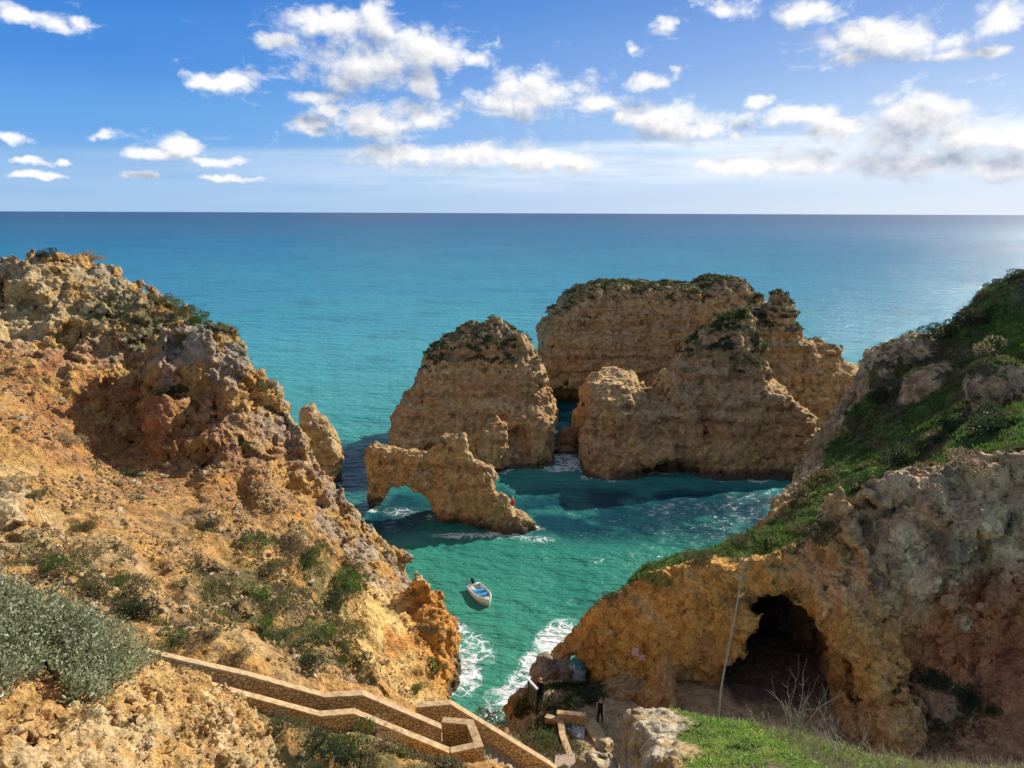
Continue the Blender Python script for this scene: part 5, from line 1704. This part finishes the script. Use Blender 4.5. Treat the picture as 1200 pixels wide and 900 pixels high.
# ------------------------------------------------------------------ grass and herbs
def tufts(name, P, N, h, blades, cols, wid=.35, lean=.6):
    n = len(P)
    k = blades
    Pb = np.repeat(P, k, 0) + rng.normal(size=(n * k, 3)) * np.repeat(h, k)[:, None] * .35 * C(1, 1, .0)
    D = np.repeat(N, k, 0) * .5 + C(0, 0, .9) + rng.normal(size=(n * k, 3)) * lean
    hb = np.repeat(h, k) * rng.uniform(.5, 1.2, n * k)
    V, Q = leaf_quads(Pb - C(0, 0, .02), D, hb, hb * wid, rng)
    me = mesh_np(name, V, Q, False)
    cb = np.repeat(np.repeat(cols, k, 0) * rng.uniform(.75, 1.25, (n * k, 1)), 4, 0)
    set_col(me, 'albedo', cb)
    return link(name, me, M_LEAF)
def acc_green(V, N):
    return right_green(V, N) ** 2 * (N[:, 2] > .25) * (40.0 / V[:, 1])
P_, N_ = scatter_points(IDX['right'], 30000, acc_green)
nz_ = fbm(P_, 6, 3, 911); nb_ = fbm(P_, 1.8, 3, 913)
lush = lerp(np.tile(C(.080, .105, .032), (len(P_), 1)), C(.13, .215, .045), sstep(nz_ + .4 * nb_, -.15, .3))
lush = lerp(lush, C(.20, .165, .08), sstep(nb_ - nz_, .3, .6))
tag(tufts('grass', P_, N_, .16 + .22 * sstep(nb_, -.3, .5), 5, lush, .30), 'lush green grass and low scrub on the right headland slope', 'grass', kind='stuff')
def acc_herb(V, N):
    h_ = np.maximum.reduce([zone(V, 330, 700, 33, (5, 7, 4)), zone(V, 385, 715, 37, (3, 6, 4)), zone(V, 380, 660, 42, (4, 4, 3)), zone(V, 225, 372, 58, (7, 5, 3)),
                            zone(V, 430, 872, 19.8, (5, 1.2, 2)) * 1.3, zone(V, 100, 660, 28, (4, 4, 2)) * .6, zone(V, 200, 745, 25, (3, 3, 2)) * .6, zone(V, 130, 560, 42, (3, 3, 2)) * .3])
    return h_ * sstep(fbm(V, 1.6, 3, 915), -.05, .45) * (N[:, 2] > .2) * (calm(V) > .25) * (30 / V[:, 1])
P_, N_ = scatter_points(IDX['left'], 9000, acc_herb)
nb_ = fbm(P_, 2.2, 3, 917)
hc = lerp(np.tile(C(.21, .185, .085), (len(P_), 1)), C(.17, .22, .045), sstep(nb_, .0, .35))
hc = lerp(hc, C(.36, .28, .15), (rng.uniform(0, 1, len(P_)) > .7) * .8)
tag(tufts('ground_cover', P_, N_, .10 + .16 * rng.uniform(0, 1, len(P_)), 6, hc, .24), 'olive and dry herbs patched over the left slope', 'ground cover', kind='stuff')
def acc_cove(V, N):
    h_ = np.maximum.reduce([zone(V, 640, 848, 35.5, (1.6, 3, 2)), zone(V, 677, 822, 40, (1.6, 1.0, 1.0)) * 1.4, zone(V, 660, 815, 40.5, (1.2, .8, 1)), zone(V, 1080, 820, 36, (3, 2, 2)) * .5, zone(V, 620, 824, 39.8, (.9, 1.0, 1.2))])
    return h_ * (N[:, 2] > .2) * (V[:, 2] > 1.2)
P_, N_ = scatter_points(IDX['cove'], 3000, acc_cove)
hc = lerp(np.tile(C(.055, .075, .025), (len(P_), 1)), C(.20, .18, .085), sstep(-P_[:, 1] + rng.normal(size=len(P_)), -38, -36))
tag(tufts('shore_herbs', P_, N_, .12 + .2 * rng.uniform(0, 1, len(P_)), 6, hc, .28), 'dark and straw coloured herbs around the cove landing', 'ground cover', kind='stuff')
# scrub on the tops of the stacks
for oi, amt, lab in [(3, 1500, 'dark scrub patches on the lone tapering stack'), (5, 4200, 'dark scrub crust on the broad flat stack'), (6, 2400, 'dark scrub on the wide front stack'), (7, 1200, 'dark scrub on the stepped pinnacle stack')]:
    zt = TERRAIN[oi][1][:, 2].max()
    P_, N_ = scatter_points(oi, amt, lambda V, N: sstep(N[:, 2], .35, .8) * sstep(V[:, 2], zt * .55, zt * .85) * sstep(fbm(V, 3, 3, 930 + oi), -.1, .3))
    hc = lerp(np.tile(C(.055, .070, .025), (amt, 1)), C(.17, .18, .06), rng.uniform(0, 1, amt) ** 2)
    tag(tufts('scrub', P_, N_, .18 + .28 * rng.uniform(0, 1, amt), 6, hc, .4, .8), lab, 'scrub', kind='stuff')
# bright herb mound in front
def acc_mound(V, N):
    return (1 - kr_rock(V)) * (N[:, 2] > .3) * (V[:, 2] > 23.2) * sstep(fbm(V, .5, 2, 941), -.5, .1)
P_, N_ = scatter_points(IDX['knr'], 26000, acc_mound)
nb_ = fbm(P_, .5, 3, 943)
mc = lerp(np.tile(C(.22, .33, .06), (len(P_), 1)), C(.40, .47, .11), sstep(nb_, -.25, .35))
mc = lerp(mc, C(.34, .29, .16), (rng.uniform(0, 1, len(P_)) < .06 + .5 * sstep(P_[:, 0], 4.6, 6.2)) * .9)
tag(tufts('herb_carpet', P_, N_, .022 + .03 * rng.uniform(0, 1, len(P_)), 4, mc, .55, 1.0), 'bright yellow-green herb carpet on the near mound', 'herb', kind='stuff')

# ------------------------------------------------------------------ shrubs
def shrub_mesh(name, seed, nleaf, leaf, cols, flat=.7, open_=.25):
    r_ = np.random.default_rng(seed)
    nb = 9
    bc = r_.normal(size=(nb, 3)) * C(.42, .42, .22) + C(0, 0, .42 * flat)
    bc[:, 2] = np.abs(bc[:, 2])
    br = r_.uniform(.26, .46, nb)
    k = r_.integers(0, nb, nleaf)
    d = r_.normal(size=(nleaf, 3)); d /= np.linalg.norm(d, axis=1)[:, None]
    P = bc[k] + d * (br[k] * r_.uniform(.55, 1.05, nleaf) ** .5)[:, None] * C(1, 1, flat)
    P[:, 2] = np.where(P[:, 2] < .02, .02 + .1 * r_.uniform(0, 1, nleaf), P[:, 2])
    D = d + C(0, 0, .5) + r_.normal(size=(nleaf, 3)) * .5
    V, Q = leaf_quads(P, D, leaf * r_.uniform(.6, 1.3, nleaf), leaf * .62 * r_.uniform(.7, 1.2, nleaf), r_)
    me = mesh_np(name, V, Q, False)
    t = r_.uniform(0, 1, nleaf) * .7 + .3 * r_.uniform(0, 1, nb)[k]
    set_col(me, 'albedo', np.repeat(lerp(np.tile(np.asarray(cols[0]), (nleaf, 1)), np.asarray(cols[1]), t), 4, 0))
    me.materials.append(M_LEAF)
    paths = []
    for i in range(nb):
        mid = bc[i] * .5 + r_.normal(size=3) * .05
        paths.append(([(r_.normal() * .05, r_.normal() * .05, -.12), mid, bc[i]], .022, .008))
    tv, tq = tubes(paths, 5)
    ms = mesh_np('stems', tv, tq)
    ms.materials.append(M_TWIG)
    return me, ms
KIND = {
    'olive': [shrub_mesh('foliage', 100 + i, 2300, .085, ((.095, .105, .042), (.24, .22, .095))) for i in range(3)],
    'green': [shrub_mesh('foliage', 110 + i, 2300, .085, ((.060, .105, .024), (.17, .26, .05))) for i in range(3)],
    'dark': [shrub_mesh('foliage', 120 + i, 2300, .09, ((.035, .050, .022), (.095, .12, .05))) for i in range(3)],
    'dry': [shrub_mesh('foliage', 130 + i, 1300, .085, ((.24, .18, .10), (.42, .33, .19)), .7) for i in range(2)],
}
def shrub(px, py, kind, size, label, group):
    h_ = None
    for k_ in range(8):
        h_ = hit(px, py + 4 * k_)
        if h_ is not None and h_[2] < 110:
            break
    if h_ is None:
        print('MISS', px, py); return
    i = random.Random(int(px * 7 + py * 13))
    fo, stm = KIND[kind][i.randrange(len(KIND[kind]))]
    s = size * h_[2] / 873.0 * .55          # size: width in the photograph's pixels
    root = empty('shrub', h_[0] - Vector((0, 0, .08 * s)), i.uniform(0, 6.28))
    root.scale = (s, s * i.uniform(.85, 1.15), s * i.uniform(.8, 1.05))
    tag(root, label, 'shrub', group)
    f_ = bpy.data.objects.new('foliage', fo); COL.objects.link(f_); f_.parent = root
    s_ = bpy.data.objects.new('stems', stm); COL.objects.link(s_); s_.parent = root
GA, GB, GC, GD = 'shrubs on the left slope', 'shrubs beside the stairs', 'shrubs on the right headland', 'shrubs on the left crest'
SHRUBS = [
    (245, 616, 'olive', 28, 'round olive shrub alone on the bare dirt below the rocky ridge', GA),
    (300, 640, 'green', 34, 'green shrub at the upper left of the scrubby bank', GA),
    (312, 672, 'olive', 40, 'olive shrub just under the topmost green one of the bank', GA),
    (345, 640, 'dry', 40, 'straw dry shrub below the ridge foot', GA),
    (362, 660, 'green', 36, 'green shrub below the straw dry one at the ridge foot', GA),
    (398, 690, 'green', 52, 'bright green shrub above the golden cliff edge', GA),
    (412, 665, 'olive', 34, 'olive shrub near the sea edge of the slope, above the bright green one', GA),
    (385, 712, 'dark', 46, 'dark shrub in the hollow left of the golden cliff', GA),
    (300, 700, 'green', 38, 'green shrub halfway down the scrubby bank', GA),
    (318, 718, 'olive', 36, 'olive shrub under the halfway green one', GA),
    (306, 745, 'green', 40, 'green shrub low on the bank above the stair wall', GA),
    (340, 758, 'olive', 50, 'wide olive shrub just above the long stair wall', GA),
    (372, 745, 'green', 44, 'leafy shrub between the wide olive one and the dark hollow', GA),
    (362, 782, 'dark', 36, 'dark shrub touching the back of the stair wall', GA),
    (412, 745, 'olive', 40, 'olive shrub on the brink of the golden cliff', GA),
    (420, 780, 'dark', 32, 'small dark shrub low by the stair wall bend', GA),
    (400, 772, 'green', 34, 'small green shrub by the stair wall bend', GA),
    (430, 800, 'olive', 24, 'tiny olive shrub at the foot of the golden face', GA),
    (282, 770, 'dry', 38, 'dry brown shrub behind the upper stair wall', GA),
    (250, 745, 'olive', 22, 'tiny olive shrub on the lower dirt slope', GA),
    (205, 752, 'green', 32, 'green shrub beside the top of the stair wall', GA),
    (222, 758, 'dry', 26, 'dry twiggy shrub beside the top of the stair wall', GA),
    (130, 705, 'olive', 58, 'large olive shrub beyond the silver bush', GA),
    (160, 722, 'dark', 44, 'dark shrub right of the large olive one beyond the silver bush', GA),
    (105, 690, 'olive', 42, 'olive shrub left of the large olive one, nearest the silver bush', GA),
    (70, 668, 'green', 34, 'fresh green shrub above the upper edge of the silver bush', GA),
    (138, 688, 'green', 26, 'small yellow-green shrub on the pale soil above the large olive one', GA),
    (98, 620, 'olive', 26, 'small olive shrub on the mid slope at left', GA),
    (78, 518, 'dry', 34, 'dry round shrub left of the ridge shadow', GA),
    (20, 575, 'dry', 40, 'dry shrub beside the pale boulder', GA),
    (40, 582, 'olive', 26, 'olive shrub right of the dry one by the pale boulder', GA),
    (197, 460, 'dark', 34, 'dark shrub clinging to the shaded wall of the ridge', GA),
    (285, 525, 'green', 20, 'small green shrub in a cleft of the ridge', GA),
    (150, 560, 'dark', 24, 'small dark shrub inside the ridge shadow', GA),
    (312, 455, 'olive', 22, 'small shrub on the sea edge of the ridge', GA),
    (232, 600, 'dry', 24, 'dry shrub just above the lone round olive shrub', GA),
    (500, 738, 'olive', 26, 'small shrub on the orange sea block', GA),
    (505, 783, 'green', 26, 'green tuft shrub on the lower orange sea block', GA),
    (55, 296, 'dark', 20, 'dark green shrub on the very top of the left crest', GD),
    (107, 303, 'dry', 24, 'brown leafless looking shrub on the left crest', GD),
    (185, 352, 'olive', 24, 'olive shrub highest on the seaward crest', GD),
    (200, 362, 'green', 26, 'green shrub second down on the seaward crest', GD),
    (215, 368, 'olive', 26, 'olive shrub third down on the seaward crest', GD),
    (232, 376, 'green', 24, 'green shrub lowest on the seaward crest', GD),
    (488, 810, 'green', 20, 'small green shrub in the corner of the stair wall', GB),
    (330, 852, 'olive', 40, 'olive shrub under the outer stair wall, near the crumbly knoll', GB),
    (360, 852, 'olive', 34, 'olive shrub second along under the outer stair wall', GB),
    (385, 850, 'green', 36, 'green shrub midway under the outer stair wall', GB),
    (410, 848, 'green', 28, 'low green shrub under the bend of the outer wall', GB),
    (405, 884, 'green', 58, 'bright green bush at the bottom edge below the stairs', GB),
    (375, 880, 'dark', 40, 'dark bush left of the bright green bush below the stairs', GB),
    (440, 872, 'dry', 44, 'dry shrub right of the bright green bush below the stairs', GB),
    (486, 868, 'olive', 22, 'tiny shrub against the outer stair wall near the landing', GB),
    (540, 886, 'olive', 40, 'olive bush under the landing parapet', GB),
    (556, 893, 'green', 32, 'green bush under the landing parapet corner', GB),
    (575, 862, 'olive', 52, 'wide olive bush between the landing and the lower stairs', GB),
    (592, 880, 'dry', 34, 'straw shrub beside the lower stairs kerb', GB),
    (640, 868, 'green', 24, 'green shrub in the bank behind the lower wall', GB),
    (672, 826, 'dark', 40, 'dark spreading shrub between pool and landing wall', GB),
    (697, 815, 'dark', 36, 'dark shrub at the foot of the cliff by the pool', GB),
    (1165, 336, 'dark', 16, 'leftmost little tree-like shrub on the right skyline', GC),
    (1176, 330, 'dark', 20, 'middle little tree-like shrub on the right skyline', GC),
    (1192, 326, 'dark', 24, 'tallest tree-like shrub on the right skyline', GC),
    (1035, 470, 'dark', 40, 'dark shrub under the crag of the right crest', GC),
    (1110, 395, 'dark', 40, 'dark shrub on the upper right crest', GC),
    (1150, 375, 'dark', 44, 'dark shrub below the skyline shrubs', GC),
    (1160, 420, 'dry', 50, 'brownish shrub between two pale crags on the right slope', GC),
    (1110, 505, 'dark', 30, 'small dark shrub standing alone on the bright grass', GC),
    (1100, 518, 'dark', 26, 'lesser dark shrub just below the one on the bright grass', GC),
    (1170, 500, 'dark', 60, 'wide dark shrub at the right picture edge above the cliff', GC),
    (1130, 548, 'dry', 52, 'brown shrub on the rim of the right cliff', GC),
    (1060, 545, 'dark', 46, 'dark shrub on the cliff rim left of the brown one', GC),
    (1010, 570, 'dark', 36, 'dark shrub at the step of the cliff rim', GC),
    (960, 630, 'olive', 44, 'olive shrub hanging over the cave', GC),
    (870, 640, 'olive', 36, 'olive shrub on the green rim left of the cave', GC),
    (820, 655, 'olive', 34, 'olive shrub on the green rim above the dead stalk', GC),
    (770, 682, 'green', 36, 'green shrub on the rim at the left end of the grass', GC),
    (716, 700, 'olive', 18, 'tiny shrub on the bare nose of the orange cliff', GC),
    (1100, 800, 'dark', 44, 'dark shrub on the shaded scree under the right cliff', GC),
    (1122, 815, 'dark', 36, 'second dark shrub on the shaded scree, right of the first', GC),
    (1085, 845, 'dark', 26, 'small dark shrub low on the shaded scree', GC),
    (1165, 835, 'dark', 22, 'tiny dark shrub beneath the red scoop', GC),
]
for a in SHRUBS:
    shrub(*a)

# ------------------------------------------------------------------ the silver-green bush in front
rb = np.random.default_rng(77)
root = empty('bush', W(60, 760, y=10) - C(0, 0, .3))
tag(root, 'dense silver-green bush spilling over the near ochre knoll', 'bush')
b0 = np.array(root.location)
edge_px = [(-60, 630), (0, 640), (30, 648), (70, 676), (110, 706), (150, 738), (182, 762), (190, 775), (170, 790), (150, 800), (125, 818), (105, 838), (88, 828), (70, 805), (45, 790), (20, 806), (-5, 828), (-60, 850)]
GPX, GPY = np.meshgrid(np.arange(-60, 196, 3.4), np.arange(640, 852, 3.4), indexing='ij')
inside = poly_sdf(GPX, GPY + 16, edge_px)
LP, LD, LC, paths = [], [], [], []
for i, j in np.argwhere(inside < 4):
    px, py = GPX[i, j] + rb.uniform(-1.7, 1.7), GPY[i, j] + rb.uniform(-1.7, 1.7)
    h_ = hit(px, py + 8)
    if h_ is None or h_[2] > 17:
        continue
    g0 = np.array(h_[0])
    deep = float(np.clip(-inside[i, j] / 22, 0.12, 1))
    hgt = (.20 + .38 * deep) * rb.uniform(.7, 1.25)
    top = g0 + C(rb.normal() * .10 + .05, rb.normal() * .10 - .04, hgt)
    mid = (g0 + top) / 2 + rb.normal(size=3) * .04
    paths.append(([g0 - C(0, 0, .05) - b0, mid - b0, top - b0], .007, .003))
    nl = 15
    t = rb.uniform(.35, 1.03, nl) ** .7
    pt = g0 + (top - g0) * t[:, None] + rb.normal(size=(nl, 3)) * .035
    LP.append(pt - b0)
    LD.append((top - g0) / max(hgt, .1) * .7 + rb.normal(size=(nl, 3)) * .75)
    LC.append(np.clip(rb.normal(.5, .34, nl) + rb.normal() * .2, 0, 1))
LP, LD, LC = np.concatenate(LP), np.concatenate(LD), np.concatenate(LC)
lv, lq = leaf_quads(LP, LD, rb.uniform(.045, .085, len(LP)), rb.uniform(.020, .036, len(LP)), rb)
me = mesh_np('foliage', lv, lq, False)
lc = lerp(np.tile(C(.14, .19, .06), (len(LP), 1)), C(.66, .70, .46), LC)
set_col(me, 'albedo', np.repeat(lc, 4, 0))
link('foliage', me, leaf_mat('silver_leaves', .36, .32), root)
tv, tq = tubes(paths, 4)
for k_ in rb.choice(len(paths), 110, replace=False):
    q_ = paths[k_][0]
    paths.append(([q_[1], q_[2], q_[2] + (q_[2] - q_[1]) * .5 + rb.normal(size=3) * .07, q_[2] + (q_[2] - q_[1]) * .95 + rb.normal(size=3) * .10], .006, .002))
tv, tq = tubes(paths, 4)
link('stems', mesh_np('stems', tv, tq), M_TWIG, root)
print('BUSH leaves', len(LP))

# ------------------------------------------------------------------ dead stalk and dry shrubs on the near mound
q0 = W(840, 850, y=10.5)
base = np.array(down(q0[0], q0[1], 40, (IDX['knr'],))[0])
yb = float(base[1])
stalk_px = [(840, 838), (846, 800), (855, 752), (863, 712), (868, 680), (872, 652)]
pp = [W(a_, b_, y=yb + .02 * k_) for k_, (a_, b_) in enumerate(stalk_px)]
pp[0] = base - C(0, 0, .15)
root = empty('dead_stalk', base)
tag(root, 'tall bare dead stalk with a few short twigs, on the near mound', 'dead stalk')
tv, tq = tubes([([q - base for q in pp], .017, .008)], 8)
link('stem', mesh_np('stem', tv, tq), M_DRY, root)
for a_, b_ in [((869, 678), (861, 673)), ((868, 682), (860, 675)), ((870, 668), (878, 656)), ((872, 654), (869, 646)), ((872, 654), (877, 646)), ((866, 700), (872, 696)), ((868, 660), (884, 655)), ((866, 690), (878, 672))]:
    p0, p1 = W(*a_, y=yb + .1), W(*b_, y=yb + .1 + random.Random(a_[0]).uniform(-.1, .1))
    tv, tq = tubes([([p0 - base, (p0 + p1) / 2 - base + C(0, 0, .01), p1 - base], .007, .004)], 6)
    link('twig', mesh_np('twig', tv, tq), M_DRY, root)

def dry_shrub(px, py, yd, height, spread, n, label, seed):
    r_ = random.Random(seed)
    q0 = W(px, py, y=yd)
    base = np.array(down(q0[0], q0[1], 40, (IDX['knr'],))[0])
    root = empty('dry_shrub', base)
    tag(root, label, 'dry shrub', 'leafless shrubs on the near mound')
    for k in range(n):
        paths = []
        ang = r_.uniform(0, 6.28)
        tilt_ = r_.uniform(.1, 1) * spread
        dirn = C(math.cos(ang) * tilt_ * 1.2, math.sin(ang) * tilt_ * .6, 1)
        dirn /= np.linalg.norm(dirn)
        def grow(p, d, L, r, depth):
            pts_ = [p]
            seg = 4
            for s_ in range(seg):
                d = d + np.array([r_.gauss(0, .12), r_.gauss(0, .12), r_.gauss(.05, .06)])
                d /= np.linalg.norm(d)
                p = p + d * L / seg
                pts_.append(p)
            paths.append((pts_, r, r * .55))
            if depth > 0:
                for q in range(r_.choice((2, 2, 3))):
                    i_ = r_.choice((2, 3, 4))
                    nd = d + np.array([r_.gauss(0, .5), r_.gauss(0, .35), r_.gauss(.1, .25)])
                    grow(pts_[i_], nd / np.linalg.norm(nd), L * r_.uniform(.4, .7), r * .55, depth - 1)
        grow(C(r_.gauss(0, .08), r_.gauss(0, .06), -.05), dirn, height * r_.uniform(.5, .8), .0075, 2)
        tv, tq = tubes(paths, 5)
        link('branch', mesh_np('branch', tv, tq), M_DRY, root)
dry_shrub(935, 858, 9.9, .95, .8, 12, 'tall pale leafless shrub in front of the cave mouth', 3)
dry_shrub(892, 846, 10.4, .42, .9, 8, 'short leafless shrub just right of the dead stalk', 4)
dry_shrub(985, 880, 9.3, .75, 1.1, 10, 'sprawling leafless shrub at the right end of the green mound', 5)
dry_shrub(1040, 896, 8.9, .32, 1.0, 8, 'low grey leafless shrub at the bottom edge below the cliff', 6)
# dry grass fringe along the bottom edge
P_, N_ = scatter_points(IDX['knr'], 2600, lambda V, N: (V[:, 0] > 3.9) * (N[:, 2] > .3) * sstep(V[:, 1], 7.6, 8.4) * (V[:, 2] > 23.2))
tag(tufts('dry_grass', P_, N_, .08 + .10 * rng.uniform(0, 1, len(P_)), 4, np.tile(C(.34, .29, .18), (len(P_), 1)), .05, .5), 'pale dry grass fringe at the lower edge', 'grass', kind='stuff')
print('SCRIPT ALL %.1fs' % (time.time() - T_START), flush=True)
